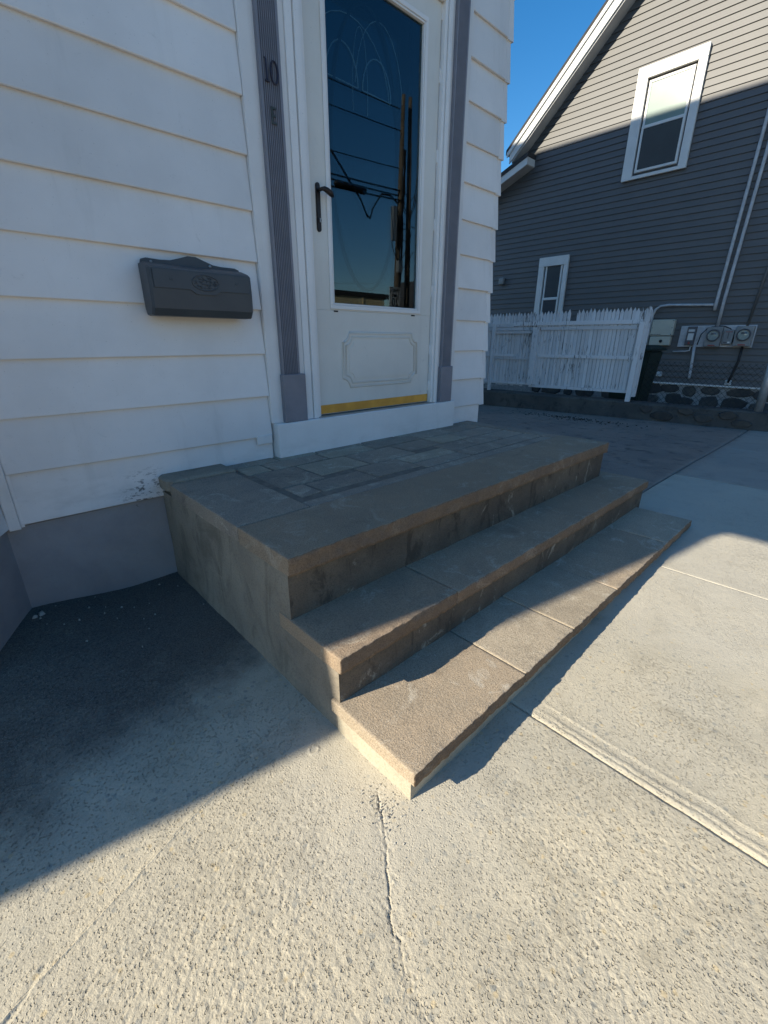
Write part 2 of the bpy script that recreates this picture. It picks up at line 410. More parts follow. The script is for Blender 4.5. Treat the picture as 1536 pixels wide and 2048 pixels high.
lx0, ly0, lx1, ly1 = -0.104, -1.139, -0.731, -1.35
def lline(x): return ly0 + (np.asarray(x, float) - lx0) * (ly1 - ly0) / (lx1 - lx0)
_cr = random.Random(2)
crack_pts = [(-.044, -1.50), (-.075, -1.55), (-.104, -1.591), (-.135, -1.63), (-.165, -1.668), (-.199, -1.706), (-.215, -1.75), (-.24, -1.80), (-.25, -1.86)]
_cp = [crack_pts[0]]
for (ax_, ay_), (bx_, by_) in zip(crack_pts, crack_pts[1:]):
    for k_ in range(1, 5):
        t_ = k_ / 4; _cp.append((ax_ + (bx_ - ax_) * t_ + _cr.uniform(-.0055, .0055), ay_ + (by_ - ay_) * t_ + _cr.uniform(-.0045, .0045)))
crack_pts = _cp
def seg_dist(x, y, pts):
    best = np.full(x.shape, 9.0)
    for (ax, ay), (bx, by) in zip(pts, pts[1:]):
        dx, dy = bx - ax, by - ay; L = dx * dx + dy * dy
        t = np.clip(((x - ax) * dx + (y - ay) * dy) / L, 0, 1)
        best = np.minimum(best, np.hypot(x - ax - t * dx, y - ay - t * dy))
    return best

def panel(x0, x1, ya, yb, res, mat, amp, edge=0.012, name='concrete_panel', joint=False, drop=(1, 1, 1, 1)):
    nx = max(2, int((x1 - x0) / res)); xs = np.linspace(x0, x1, nx)
    A = ya(xs) if callable(ya) else np.full(nx, ya); B = yb(xs) if callable(yb) else np.full(nx, yb)
    ny = max(2, int(abs(np.mean(B - A)) / res)); t = np.linspace(0, 1, ny)
    X = np.repeat(xs[:, None], ny, 1); Y = A[:, None] + (B - A)[:, None] * t[None, :]
    Z = gz(X, Y)
    rough = 1.0 - .65 * sst(.42, .18, np.hypot((X - .05) * .9, (Y + 1.52) * 1.0) + .12 * (fbm(X * 7, Y * 7, 5) - .5) * 2)
    rough = rough * (1 - .45 * sst(-1.95, -1.65, Y) * sst(.1, .5, X))
    rough = rough * (.25 + 1.5 * sst(.25, .75, fbm(X * 2.6, Y * 2.6, 40)))
    n1 = vn(X / .0068 + 2.0 * vn(X / .02, Y / .02, 3), Y / .0056, 1); n2 = vn(X / .0042, Y / .0038, 2); n3 = fbm(X / .04, Y / .04, 4)
    pit = -np.clip(.46 - n1, 0, 1) * 2.3 + .55 * (n2 - .5)
    Z = Z + amp * rough * (pit + .25) * .0009 + amp * .0016 * (n3 - .5) + .010 * (fbm(X * 1.5, Y * 1.5, 9) - .5)
    # wandering cracks
    if res < .006:
        w = .007 * (vn(X / .02, Y / .02, 31) - .5) + .004 * (vn(X / .007, Y / .007, 32) - .5)
        dcr = seg_dist(X + w, Y + w, crack_pts); wid = .0011 + .006 * sst(-1.60, -1.50, Y) * sst(.02, -.03, Y * 0 + np.abs(X + .06))
        Z = Z - .007 * (.05 + 1.1 * vn(Y / .05, X / .05, 33)) * np.exp(-(dcr / wid) ** 2) - .003 * np.exp(-(dcr / .02) ** 2) * n2
        g0 = seg_dist(X + w * 1.6, Y + w, [(-.70, -1.325), (-.745, -1.362), (-.80, -1.40)]); Z = Z - .0035 * np.exp(-(g0 / .005) ** 2) * n1
        Z = Z + .0020 * np.exp(-((Y - lline(X) + w) / .004) ** 2)
        ring = np.abs(np.hypot(X + .085, (Y + 1.285)) - .013)
        Z = Z + .0022 * np.exp(-(ring / .003) ** 2) * (.4 + n2)
    if joint:     # hand-tooled joint along x = .455
        d = X - .456 + .006 * (vn(Y / .09, Y * 0, 8) - .5) + .004 * (vn(Y / .02, Y * 0, 9) - .5)
        f = sst(-1.60, -1.72, Y) * .8 + .2
        Z = Z + .20 * f * (.0055 * np.exp(-((d - .010) / .005) ** 2) * (.3 + n2) * sst(.25, .6, vn(Y / .06, X * 0, 51)) - .006 * np.exp(-((d - .020) / .003) ** 2) * sst(-1.6, -1.75, Y) + .004 * np.exp(-((d - .030) / .006) ** 2)
                     - .006 * sst(.034, .040, d) * sst(.066, .056, d) + .004 * np.exp(-((d - .068) / .005) ** 2) * (.6 + .8 * n2))
    ra = np.clip(rough * amp * 1.05, 0, 1.2)
    # rounded edges
    for e, k in zip((X - x0, x1 - X, np.abs(Y - A[:, None]), np.abs(B[:, None] - Y)), drop):
        Z = Z - .010 * k * (1 - sst(0, edge, e + .004 * (n3 - .5))) ** 2
    v = np.stack([X.ravel(), Y.ravel(), Z.ravel()], 1)
    i = np.arange(nx - 1)[:, None] * ny + np.arange(ny - 1)[None, :]
    if np.mean(B - A) > 0: q = np.stack([i, i + ny, i + ny + 1, i + 1], -1).reshape(-1, 4)
    else: q = np.stack([i, i + 1, i + ny + 1, i + ny], -1).reshape(-1, 4)
    # skirt so the slab has thickness at its rim
    rim = np.concatenate([np.arange(0, nx * ny, ny), (nx - 1) * ny + np.arange(1, ny), (np.arange(nx - 1, 0, -1) - 1) * ny + ny - 1, np.arange(ny - 2, 0, -1)])
    me = bpy.data.meshes.new(name)
    sk = v[rim].copy(); sk[:, 2] -= .12
    nv = len(v); allv = np.concatenate([v, sk]); m = len(rim); k = np.arange(m); k2 = (k + 1) % m
    sq = np.stack([rim[k], nv + k, nv + k2, rim[k2]], -1)
    F = np.concatenate([q, sq])
    me.vertices.add(len(allv)); me.vertices.foreach_set('co', allv.ravel())
    me.loops.add(F.size); me.loops.foreach_set('vertex_index', F.ravel().astype(np.int32))
    me.polygons.add(len(F)); me.polygons.foreach_set('loop_start', np.arange(0, F.size, 4, dtype=np.int32))
    me.polygons.foreach_set('use_smooth', np.ones(len(F), bool)); me.update(calc_edges=True)
    # dirt maps: mossy stain in the corner by the house, pale cement haze round the steps
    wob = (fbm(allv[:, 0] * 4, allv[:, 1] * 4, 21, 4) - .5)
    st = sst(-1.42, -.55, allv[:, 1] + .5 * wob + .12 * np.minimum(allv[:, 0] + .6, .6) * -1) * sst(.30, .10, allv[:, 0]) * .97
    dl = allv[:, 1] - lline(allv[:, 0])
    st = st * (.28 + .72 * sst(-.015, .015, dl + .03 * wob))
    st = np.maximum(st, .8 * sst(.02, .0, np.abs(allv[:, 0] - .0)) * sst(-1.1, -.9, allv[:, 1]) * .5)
    pale = sst(.40, .10, np.hypot((allv[:, 0] - .0), (allv[:, 1] + 1.50)) + .25 * wob) * .7
    pale = np.maximum(pale, sst(.9, 1.4, allv[:, 0] + .5 * wob) * sst(-1.1, -1.3, allv[:, 1]) * .75)
    for nm, arr in (('stain', st), ('pale', pale), ('rough', np.concatenate([ra.ravel(), np.zeros(m)]))):
        at = me.attributes.new(nm, 'FLOAT', 'POINT'); at.data.foreach_set('value', arr.astype(np.float32))
    return link_mesh(name, me, mat, pave)

GAP = .004
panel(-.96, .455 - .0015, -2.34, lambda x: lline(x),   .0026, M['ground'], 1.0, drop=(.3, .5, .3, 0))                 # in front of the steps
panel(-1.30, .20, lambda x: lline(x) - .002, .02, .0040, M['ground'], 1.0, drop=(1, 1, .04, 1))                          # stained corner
panel(.455 + .0015, 1.70 - .0015, -2.45, -1.45, .0028, M['ground'], .6, joint=True, drop=(.25, .12, 1, 1))
panel(1.70 + .0015, 3.50 - GAP, -2.6, -1.183, .0060, M['ground'], .7, drop=(.12, 1, 1, 1))
panel(2.20, 3.50 - GAP, -1.177, .9, .012, M['ground_far'], .6)
panel(3.50 + GAP, 5.10 - GAP, -3.2, -1.183, .014, M['ground_far'], .6)
panel(3.50 + GAP, 5.10 - GAP, -1.177, .9, .014, M['ground_far'], .6)
panel(5.10 + GAP, 7.2, -3.2, -1.183, .016, M['ground_far'], .6)
panel(5.10 + GAP, 7.2, -1.177, .9, .016, M['ground_far'], .6)
panel(2.20, 7.2, .906, 4.0, .02, M['ground_far'], .6)
panel(2.20, 7.2, 4.006, 9.0, .05, M['ground_far'], .6)
panel(-1.30, .455 - GAP, -4.2, -2.346, .02, M['ground'], .8)
panel(.455 + GAP, 3.50, -4.2, -2.606, .02, M['ground'], .5)
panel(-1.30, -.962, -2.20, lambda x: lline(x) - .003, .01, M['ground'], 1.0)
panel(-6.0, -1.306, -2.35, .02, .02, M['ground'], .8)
box('underlay', -7, 7.2, -4.3, 9.2, -.20, -.075, M['mortar'], pave)
sw = box('sidewalk', -30, 40, -6.2, -4.25, -.17, -.09, M['ground_far']); tag(sw, kind='structure')
yard = box('neighbour_yard', 6.9, 30, -6, 12, -.17, -.005, M['asphalt']); tag(yard, kind='structure')

# ------------------------------------------------------------------ front steps
steps = empty('front_steps', (1.2, -.8, 0))
tag(steps, 'three brown stone entrance steps with flagstone landing below the white door', 'steps')

def rough_slab(name, x0, x1, y0, y1, z0, z1, mat, seed, amp=.004, step=.008, rad=.0035, hewn=True, parent=steps):
    """slab with a rock-faced front (y0 side), gently worn top and rounded arrises"""
    def edge(a, b, n): return [a + (b - a) * i / n for i in range(n)]
    prof = []
    nz = max(3, int((z1 - z0) / .009)); ny = max(4, int((y1 - y0) / .02))
    prof += [(y0, z) for z in edge(z0 + rad, z1 - rad, nz)]
    prof += [(y0 + rad * (1 - math.cos(a)), z1 - rad + rad * math.sin(a)) for a in (0, R(30), R(60))]
    prof += [(y, z1) for y in edge(y0 + rad, y1 - rad, ny)]
    prof += [(y1 - rad + rad * math.sin(a), z1 - rad + rad * math.cos(a)) for a in (0, R(45))]
    prof += [(y1, z) for z in edge(z1 - rad, z0 + rad, 3)]
    prof += [(y, z0) for y in edge(y1, y0, 4)]
    P = np.array(prof); nx = max(3, int((x1 - x0) / step)); xs = np.linspace(x0 + rad * .6, x1 - rad * .6, nx)
    m = len(P)
    X = np.repeat(xs[:, None], m, 1); Y = np.repeat(P[None, :, 0], nx, 0); Z = np.repeat(P[None, :, 1], nx, 0)
    front = sst(y0 + .03, y0, Y)
    n1 = fbm(X / .03, Z / .02 + Y / .03, seed, 3) - .5; n2 = vn(X / .011, Z / .009 + Y / .011, seed + 7) - .5
    if hewn:
        Y = Y - front * (n1 * amp * 2.2 + n2 * amp * 1.1)
        Z = Z + front * sst(z1 - .03, z1, Z) * (n2 * amp * .8)
    Z = Z + (Z > z1 - .001) * (.0025 * (fbm(X * 6, Y * 6, seed + 3) - .5))
    rings = np.stack([X, Y, Z], -1)
    c0 = rings[0].copy(); c0[:, 0] = x0; c1 = rings[-1].copy(); c1[:, 0] = x1
    for c in (c0, c1):
        cy, cz = (y0 + y1) / 2, (z0 + z1) / 2
        c[:, 1] = np.clip(c[:, 1], y0 + rad * .6, y1 - rad * .6) if not hewn else c[:, 1] + np.sign(cy - c[:, 1]) * rad * .6
        c[:, 2] = c[:, 2] + np.sign(cz - c[:, 2]) * rad * .6
    allr = np.concatenate([c0[None], rings, c1[None]]); K = len(allr); v = allr.reshape(-1, 3)
    i = np.arange(K - 1)[:, None] * m + np.arange(m)[None, :]; j = np.arange(K - 1)[:, None] * m + (np.arange(m)[None, :] + 1) % m
    q = np.stack([i, j, j + m, i + m], -1).reshape(-1, 4)
    faces = q.tolist(); faces.append(list(range(m))); faces.append(list(range((K - 1) * m, K * m))[::-1])
    o = mesh(name, v, faces, mat, parent)
    bm = bmesh.new(); bm.from_mesh(o.data); bmesh.ops.recalc_face_normals(bm, faces=bm.faces[:]); bm.to_mesh(o.data); bm.free()
    o.data.polygons.foreach_set('use_smooth', [len(p.vertices) == 4 for p in o.data.polygons])
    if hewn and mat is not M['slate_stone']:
        o.data.materials.append(M['shaded_front'])
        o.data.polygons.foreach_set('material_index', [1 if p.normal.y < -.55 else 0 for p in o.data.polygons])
    return o

def rough_block(name, x0, x1, y0, y1, z0, z1, mat, seed, res=.03, amp=.008, parent=steps, front='riser'):
    bm = bmesh.new(); bm_box(bm, x0, x1, y0, y1, z0, z1)
    for ax, a, b in ((0, x0, x1), (1, y0, y1), (2, z0, z1)):
        n = int((b - a) / res)
        for k in range(1, n):
            co = [0, 0, 0]; no = [0, 0, 0]; co[ax] = a + (b - a) * k / n; no[ax] = 1
            bmesh.ops.bisect_plane(bm, geom=bm.verts[:] + bm.edges[:] + bm.faces[:], plane_co=co, plane_no=no)
    C = np.array([v.co[:] for v in bm.verts])
    d = fbm(C[:, 0] * 9 + C[:, 1] * 9, C[:, 2] * 9 + C[:, 1] * 3, seed, 3) - .5
    for v, k in zip(bm.verts, d):
        if v.co.x < x0 + 1e-4: v.co.x -= k * amp
        if v.co.y < y0 + 1e-4: v.co.y -= k * amp
    o = from_bm(name, bm, mat, parent, smooth=False)
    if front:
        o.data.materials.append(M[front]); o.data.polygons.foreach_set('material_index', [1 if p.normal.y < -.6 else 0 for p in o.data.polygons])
    return o

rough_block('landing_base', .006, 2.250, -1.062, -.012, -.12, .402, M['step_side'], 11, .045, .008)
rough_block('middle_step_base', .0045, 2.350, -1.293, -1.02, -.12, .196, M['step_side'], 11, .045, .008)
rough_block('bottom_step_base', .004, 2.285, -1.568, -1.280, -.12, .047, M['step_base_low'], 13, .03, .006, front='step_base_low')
# landing: front stones, left slab, mortar bed, pavers
rough_slab('nosing_stone', .001, 1.27, -1.082, -.772, .400, .462, M['brown_stone_shaded'], 1, .0045)
rough_slab('nosing_stone', 1.274, 2.262, -1.078, -.772, .400, .461, M['brown_stone_shaded'], 2, .0045)
rough_slab('edge_stone', .000, .288, -.768, -.150, .404, .463, M['slate_stone'], 3, .002, hewn=False)
rough_slab('edge_stone', 2.16, 2.265, -.768, -.01, .404, .461, M['slate_stone'], 4, .002, hewn=False)
box('mortar_bed', .02, 2.25, -.775, -.004, .40, .4560, M['joint'], steps)
cp = [(.30, -.002), (.30, -.146), (.06, -.150), (.018, -.142), (-.002, -.112), (-.008, -.07), (-.004, -.025), (.008, -.002)]
bm = bmesh.new()
A_ = [bm.verts.new((x, y, .425)) for x, y in cp]; B_ = [bm.verts.new((x, y, .468)) for x, y in cp]
C_ = [bm.verts.new((.13 + (x - .13) * .93, -.07 + (y + .07) * .86, .476)) for x, y in cp]
for P_, Q_ in ((A_, B_), (B_, C_)):
    for k in range(len(cp)): bm.faces.new((P_[k], P_[(k + 1) % len(cp)], Q_[(k + 1) % len(cp)], Q_[k]))
bm.faces.new(C_); bm.faces.new(A_[::-1])
o = from_bm('cement_patch', bm, M['step_side'], steps); o['label'] = 'rounded grey cement patch filling the back left corner'
pav = [(.305, .56, -.098, -.012), (.57, .795, -.098, -.012), (.805, 1.13, -.098, -.012), (1.14, 1.41, -.098, -.012), (1.42, 1.82, -.098, -.012), (1.83, 2.15, -.098, -.012),
       (.315, .44, -.235, -.108), (.45, .77, -.235, -.108), (.78, 1.10, -.235, -.108), (1.11, 1.50, -.225, -.108), (1.51, 1.83, -.225, -.108), (1.84, 2.15, -.225, -.108),
       (.33, .555, -.505, -.247), (.565, .86, -.460, -.247), (.87, 1.20, -.460, -.247), (1.21, 1.49, -.400, -.237), (1.50, 1.74, -.400, -.237), (1.75, 2.15, -.400, -.237),
       (.33, .425, -.655, -.518), (.436, .73, -.655, -.518), (.742, 1.02, -.655, -.472), (1.03, 1.39, -.590, -.472), (1.40, 1.655, -.560, -.412), (1.665, 1.90, -.560, -.412), (1.91, 2.15, -.560, -.412),
       (1.03, 1.39, -.690, -.602), (1.40, 1.74, -.690, -.572), (1.75, 2.15, -.690, -.572)]
rp = random.Random(3)
for (x0, x1, y0, y1) in pav:
    x0 += .0015; x1 -= .0015; y0 += .001; y1 -= .001
    bm = bmesh.new(); bm_box(bm, x0, x1, y0, y1, .43, .4605 + rp.uniform(-.0008, .0012), bev=.004, seg=2)
    for v in bm.verts:
        v.co.x += rp.uniform(-.002, .002); v.co.y += rp.uniform(-.002, .002)
    from_bm('paver', bm, M['slate_stone'] if rp.random() < .72 else M['brown_stone_b'], steps)
rough_slab('mortar_ridge', .296, 2.152, -.766, -.702, .43, .4585, M['slate_stone'], 71, .003)
# treads
T2 = [(.000, .50, 'brown_stone_shaded'), (.504, 1.45, 'brown_stone_shaded'), (1.454, 2.375, 'brown_stone_shaded')]
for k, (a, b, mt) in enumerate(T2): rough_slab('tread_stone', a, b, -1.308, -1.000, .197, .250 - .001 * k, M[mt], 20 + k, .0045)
T3 = [(-.004, .490, 'brown_stone'), (.494, .82, 'brown_stone_b'), (.823, 1.21, 'brown_stone_b'), (1.214, 1.86, 'brown_stone'), (1.863, 2.300, 'brown_stone_b')]
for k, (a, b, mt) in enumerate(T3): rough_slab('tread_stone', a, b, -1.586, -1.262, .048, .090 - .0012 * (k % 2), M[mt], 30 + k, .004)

# ------------------------------------------------------------------ white house
house = empty('white_house', (0, 0, 0))
tag(house, 'white clapboard house with storm door and lavender pilasters at the front entrance', 'house')
HX0, HX1 = -3.70, 2.435
DX0, DX1, DZ0, DZ1 = .885, 1.800, .640, 2.690
box('wall_core', HX0, HX1, .14, 9.0, .30, 6.9, M['siding'], house)
boxes('wall_front', [(HX0, DX0 - .05, .012, .139, .372, 6.9), (DX1 + .05, HX1, .012, .139, .372, 6.9), (DX0 - .05, DX1 + .05, .012, .139, DZ1 + .05, 6.9), (DX0 - .05, DX1 + .05, .012, .139, .372, DZ0 - .01)], M['siding'], house)
box('foundation', HX0, 2.40, .004, 8.9, -.2, .371, M['foundation'], house)
EXP = .1975; Z0 = .378
def plank_mesh(name, x0, x1, z0, z1, butt, yoff=0.0, lapend=0.0, wav=0):
    """one clapboard: thick drip edge below, thin above"""
    n = max(1, int((x1 - x0) / .25)) if wav else 1
    v = []; f = []
    prof = [(.010, z0 + .003), (-butt + .002, z0), (-butt, z0 + .003), (-butt * .93, z0 + .02), (-.001, z1 + .012), (.010, z1 + .012)]
    m = len(prof)
    for i in range(n + 1):
        x = x0 + (x1 - x0) * i / n
        dz = wav * math.sin(x * 2.1 + z0 * 7) ; dy = wav * .8 * math.sin(x * 3.7 + z0 * 11)
        for (y, z) in prof: v.append((x, y + yoff + (dy if y < 0 else 0), z + (dz if z < z1 else 0)))
    for i in range(n):
        for k in range(m): f.append((i * m + k, i * m + (k + 1) % m, (i + 1) * m + (k + 1) % m, (i + 1) * m + k))
    f.append(tuple(range(m))[::-1]); f.append(tuple(range(n * m, n * m + m)))
    me = bpy.data.meshes.new(name); me.from_pydata(v, [], f)
    bm = bmesh.new(); bm.from_mesh(me); bmesh.ops.recalc_face_normals(bm, faces=bm.faces[:]); bm.to_mesh(me); bm.free()
    return me
for k in range(33):
    z0 = Z0 + EXP * k; z1 = z0 + EXP
    if z0 < 2.86:
        spans = [(-.505, .578), (2.045, HX1 - .012)]
    else: spans = [(-.505, 1.02), (1.024, HX1 - .012)]
    for j, (a, b) in enumerate(spans):
        if j == 1 and k == 0: continue
        link_mesh('siding_plank', plank_mesh('siding_plank', a, b, z0, z1, .0185, wav=.0018), M['siding'], house)
        if j == 1:   # folded metal corner cap on each course
            v = []
            for (dx, bt) in ((-.052, .002), (.0, .002)):
                pass
            x1_ = HX1 + .004; zz = z0 - .006; zt = z1 - .002
            bm = bmesh.new()
            vs_ = [bm.verts.new(p) for p in [(x1_ - .040, -.0175, zz), (x1_ + .016, -.0185, zz), (x1_ + .016, .05, zz), (x1_ - .040, .05, zz),
                                             (x1_ - .036, -.006, zt), (x1_ + .002, -.007, zt), (x1_ + .002, .05, zt), (x1_ - .036, .05, zt)]]
            for q in ((0, 1, 5, 4), (1, 2, 6, 5), (2, 3, 7, 6), (3, 0, 4, 7), (3, 2, 1, 0), (4, 5, 6, 7)): bm.faces.new([vs_[i] for i in q])
            from_bm('corner_cap', bm, M['siding'], house)
    if z0 >= 2.86 or True:
        link_mesh('siding_plank', plank_mesh('siding_plank', HX0, -2.0, z0, z1, .0185), M['siding'], house)
        if z0 > 2.5: link_mesh('siding_plank', plank_mesh('siding_plank', -1.996, -.509, z0, z1, .0185), M['siding'], house)
box('siding_plank', 2.045, HX1 - .03, -.004, .01, .440, Z0 + EXP + .004, M['siding'], house)
# side of the house (faces the driveway)
for k in range(33):
    z0 = Z0 + EXP * k
    mesh('siding_plank', [(HX1 - .002, .052, z0), (HX1 + .0145, .052, z0 + .003), (HX1 + .001, .052, z0 + EXP + .01), (HX1 - .002, 8.9, z0), (HX1 + .0145, 8.9, z0 + .003), (HX1 + .001, 8.9, z0 + EXP + .01)],
         [(0, 1, 2), (3, 5, 4), (0, 3, 4, 1), (1, 4, 5, 2), (2, 5, 3, 0)], M['siding'], house)
# channel trim and the angled bay at the left
box('channel_trim', -.545, -.508, -.030, .012, .368, 2.6, M['trim'], house, .003)
box('channel_trim', -.507, -.496, -.0165, .012, .372, 2.6, M['siding'], house)
bay = [(-.548, .01), (-.76, -.40), (-1.9, -.40), (-2.1, .01)]
prism('bay_wall', bay, 'z', .372, 2.5, M['siding'], house)
fb = [(-.545, .02), (-.745, -.385), (-1.91, -.385), (-2.1, .02)]
prism('bay_foundation', fb, 'z', -.2, .371, M['foundation'], house)
for k in range(11):
    z0 = Z0 + EXP * k
    a, b = Vector((-.548, .0)), Vector((-.76, -.41)); nrm = Vector((-(b - a).y, (b - a).x)).normalized() * -1
    if nrm.x < 0: nrm = -nrm
    o1 = nrm * .016; o2 = nrm * .002
    mesh('siding_plank', [(a.x, a.y, z0), (b.x, b.y, z0), (b.x + o1.x, b.y + o1.y, z0), (a.x + o1.x, a.y + o1.y, z0), (b.x + o2.x, b.y + o2.y, z0 + EXP), (a.x + o2.x, a.y + o2.y, z0 + EXP)],
         [(0, 1, 2, 3), (3, 2, 4, 5), (0, 3, 5), (1, 4, 2), (0, 5, 4, 1)], M['siding'], house)
prism('bay_roof', [(-.45, .012), (-.70, -.47), (-1.96, -.47), (-2.2, .012)], 'z', 2.5, 2.58, M['n_roof'], house)
# roof, and an unseen side wing added to throw the shadow across the steps
prism('added_shadow_wing', [(HX0 - 1.56, -.05), (HX0 - .003, -.05), (HX0 - .003, 3.355), (HX0 - 1.56, 1.658)], 'y', .0, 6.0, M['siding'], house)
prism('roof', [(HX0 - .10, 6.90), (HX1 + .25, 6.90), (HX1 + .25, 7.02), ((HX0 + HX1) / 2, 9.49), (HX0 - .10, 7.02)], 'y', -.25, 9.1, M['n_roof'], house)
box('added_shadow_cornice', HX0, HX0 + 1.2, -.45, -.001, 3.39, 3.56, M['trim'], house)  # unseen overhang added to turn the shadow edge outward
# entrance surround
box('casing', .580, .862, -.026, .02, .636, 2.86, M['trim'], house, .003)
box('casing', 1.822, 2.042, -.026, .02, .636, 2.86, M['trim'], house, .003)
box('casing', .863, 1.821, -.024, .02, 2.735, 2.86, M['trim'], house, .003)
boxes('door_jamb', [(.790, .828, -.034, -.0265, .637, 2.80), (.834, .866, -.040, -.0265, .637, 2.78), (.8625, .8845, -.030, .12, .641, 2.735),
                    (1.8005, 1.8215, -.030, .12, .641, 2.735), (1.824, 1.850, -.040, -.0265, .637, 2.78), (.885, 1.80, -.03, .12, 2.690, 2.734)], M['trim'], house, .002)
box('sill_board', .590, 2.032, -.062, .012, .452, .636, M['trim'], house, .004)
box('door_threshold', .86, 1.825, -.050, .12, .6362, .6415, M['galv'], house)
box('filler_block', .49, .575, -.022, -.010, Z0 + EXP - .008 - .03, Z0 + EXP + .006, M['siding'], house, .002)
def pilaster(x0, x1, zb, px0, px1):
    n = 9; prof = [(x0, -.0262)]
    w = (x1 - x0); m = .010
    prof += [(x0, -.046), (x0 + m, -.046)]
    for k in range(n):
        a = x0 + m + (w - 2 * m) * k / n; b = x0 + m + (w - 2 * m) * (k + 1) / n; d = (b - a)
        prof += [(a + d * .12, -.046), (a + d * .30, -.0395), (a + d * .60, -.0395), (a + d * .80, -.046)]
    prof += [(x1 - m, -.046), (x1, -.046), (x1, -.0262)]
    p = prism('pilaster', prof, 'z', zb, 2.86, M['lavender'], house)
    box('plinth', px0, px1, -.058, -.0262, .637, zb - .0005, M['lavender'], p, .003)
    return p
pl = pilaster(.650, .752, .876, .643, .777)
pr_ = pilaster(1.880, 1.983, .874, 1.872, 1.992)
# house number 10 and letter E on the left pilaster
bm = bmesh.new()
bm_tube(bm, [(.672, -.049, 2.100), (.679, -.049, 2.095), (.681, -.049, 2.060), (.681, -.049, 2.030)], [.0022, .0042, .0042, .0042], 8)
bm_tube(bm, [(.671, -.049, 2.0265), (.692, -.049, 2.0265)], .0035, 8)
from_bm('number_one', bm, M['iron'], pl)
bm = bmesh.new(); ring = [(.7165 + .0165 * math.cos(a), -.049, 2.062 + .037 * math.sin(a)) for a in [2 * math.pi * k / 24 for k in range(25)]]
bm_tube(bm, ring, [.0028 + .0018 * abs(math.cos(2 * math.pi * k / 24)) for k in range(25)], 6, cap=False)
from_bm('number_zero', bm, M['iron'], pl)
boxes('letter_e', [(.688, .696, -.051, -.0465, 1.888, 1.946), (.6961, .712, -.0505, -.0465, 1.939, 1.946), (.6961, .709, -.0505, -.0465, 1.913, 1.920), (.6961, .712, -.0505, -.0465, 1.888, 1.895)], M['verdigris'], pl)
# ---- storm door
door = box('storm_door', DX0 + .008, DX1 - .006, -.004, .024, DZ0 + .006, 1.186, M['door'], house, .002)
door['label'] = 'aged white storm door with tall glass and notched lower panel'
GX0, GX1, GZ0, GZ1 = 1.022, 1.662, 1.222, 2.560
boxes('door_stile', [(DX0 + .008, GX0 - .016, -.004, .024, 1.1861, DZ1 - .006), (GX1 + .016, DX1 - .006, -.004, .024, 1.1861, DZ1 - .006), (GX0 - .0159, GX1 + .0159, -.004, .024, GZ1 + .016, DZ1 - .006), (GX0 - .0159, GX1 + .0159, -.004, .024, 1.1861, GZ0 - .016)], M['door'], door)
def frame_ring(name, x0, x1, z0, z1, w, ya, yb, mat, parent, bev=.002):
    return boxes(name, [(x0, x1, ya, yb, z0, z0 + w), (x0, x1, ya, yb, z1 - w, z1), (x0, x0 + w, ya, yb, z0 + w, z1 - w), (x1 - w, x1, ya, yb, z0 + w, z1 - w)], mat, parent, bev)
frame_ring('glass_frame', GX0 - .030, GX1 + .030, GZ0 - .030, GZ1 + .030, .020, -.011, -.0041, M['trim'], door)
frame_ring('glass_bead', GX0 - .0095, GX1 + .0095, GZ0 - .0095, GZ1 + .0095, .0095, -.0075, .020, M['trim'], door)
box('door_glass', GX0, GX1, .008, .012, GZ0, GZ1, M['glass'], door)
boxes('weep_slot', [(1.015, 1.042, -.0066, -.0041, 1.178, 1.185), (1.615, 1.645, -.0066, -.0041, 1.178, 1.185)], M['black'], door)
box('kick_strip', DX0 + .010, DX1 - .008, -.0075, -.0041, DZ0 + .010, .697, M['brass'], door, .001)
# notched panel moulding
def notched(x0, x1, z0, z1, r, n=5):
    p = []
    for (cx, cz, a0) in ((x0, z0, 0), (x1, z0, 90), (x1, z1, 180), (x0, z1, 270)):
        for k in range(n + 1):
            a = R(a0 + 90 - 90 * k / n); p.append((cx + r * math.cos(a), cz + r * math.sin(a)))
    return p
for (e, r_, h) in ((0, .050, .0075), (.022, .044, .006)):
    pts = [(x, -.0035, z) for x, z in notched(1.066 + e, 1.672 - e, .785 + e, 1.076 - e, r_)]
    bm = bmesh.new(); bm_tube(bm, pts + [pts[0]], h, 8, cap=False); from_bm('panel_moulding', bm, M['door'], door, True)
prism('raised_panel', notched(1.066 + .045, 1.672 - .045, .785 + .045, 1.076 - .045, .036), 'y', -.0075, -.0035, M['door'], door)
# handle
plate = [(.928 + .012 * math.cos(a) + .012, 1.536 + .011 + .012 * math.sin(a)) for a in [R(180 + 180 * k / 8) for k in range(9)]] + \
        [(.928 + .012 * math.cos(a) + .012, 1.727 + .012 * math.sin(a)) for a in [R(180 * k / 8) for k in range(9)]]
hd = prism('door_handle', plate, 'y', -.013, -.0042, M['bronze'], door, .002)
bm = bmesh.new()
bm_tube(bm, [(.940, -.012, 1.706), (.940, -.045, 1.706), (.946, -.052, 1.706), (.962, -.054, 1.702), (.985, -.052, 1.694), (1.000, -.049, 1.684)], [.008, .008, .0105, .0125, .0135, .007], 12)
bm_tube(bm, [(.940, -.0128, 1.583), (.940, -.019, 1.583)], .0085, 14)
o = from_bm('lever', bm, M['bronze'], door, True)
boxes('key_cylinder', [(.9375, .9425, -.0205, -.0188, 1.574, 1.592)], M['galv'], door)
boxes('hinge', [(1.7945, 1.8035, -.008, -.0005, z, z + .06) for z in (.72, .95, 1.30, 1.66, 2.0, 2.36, 2.62)], M['trim'], door)
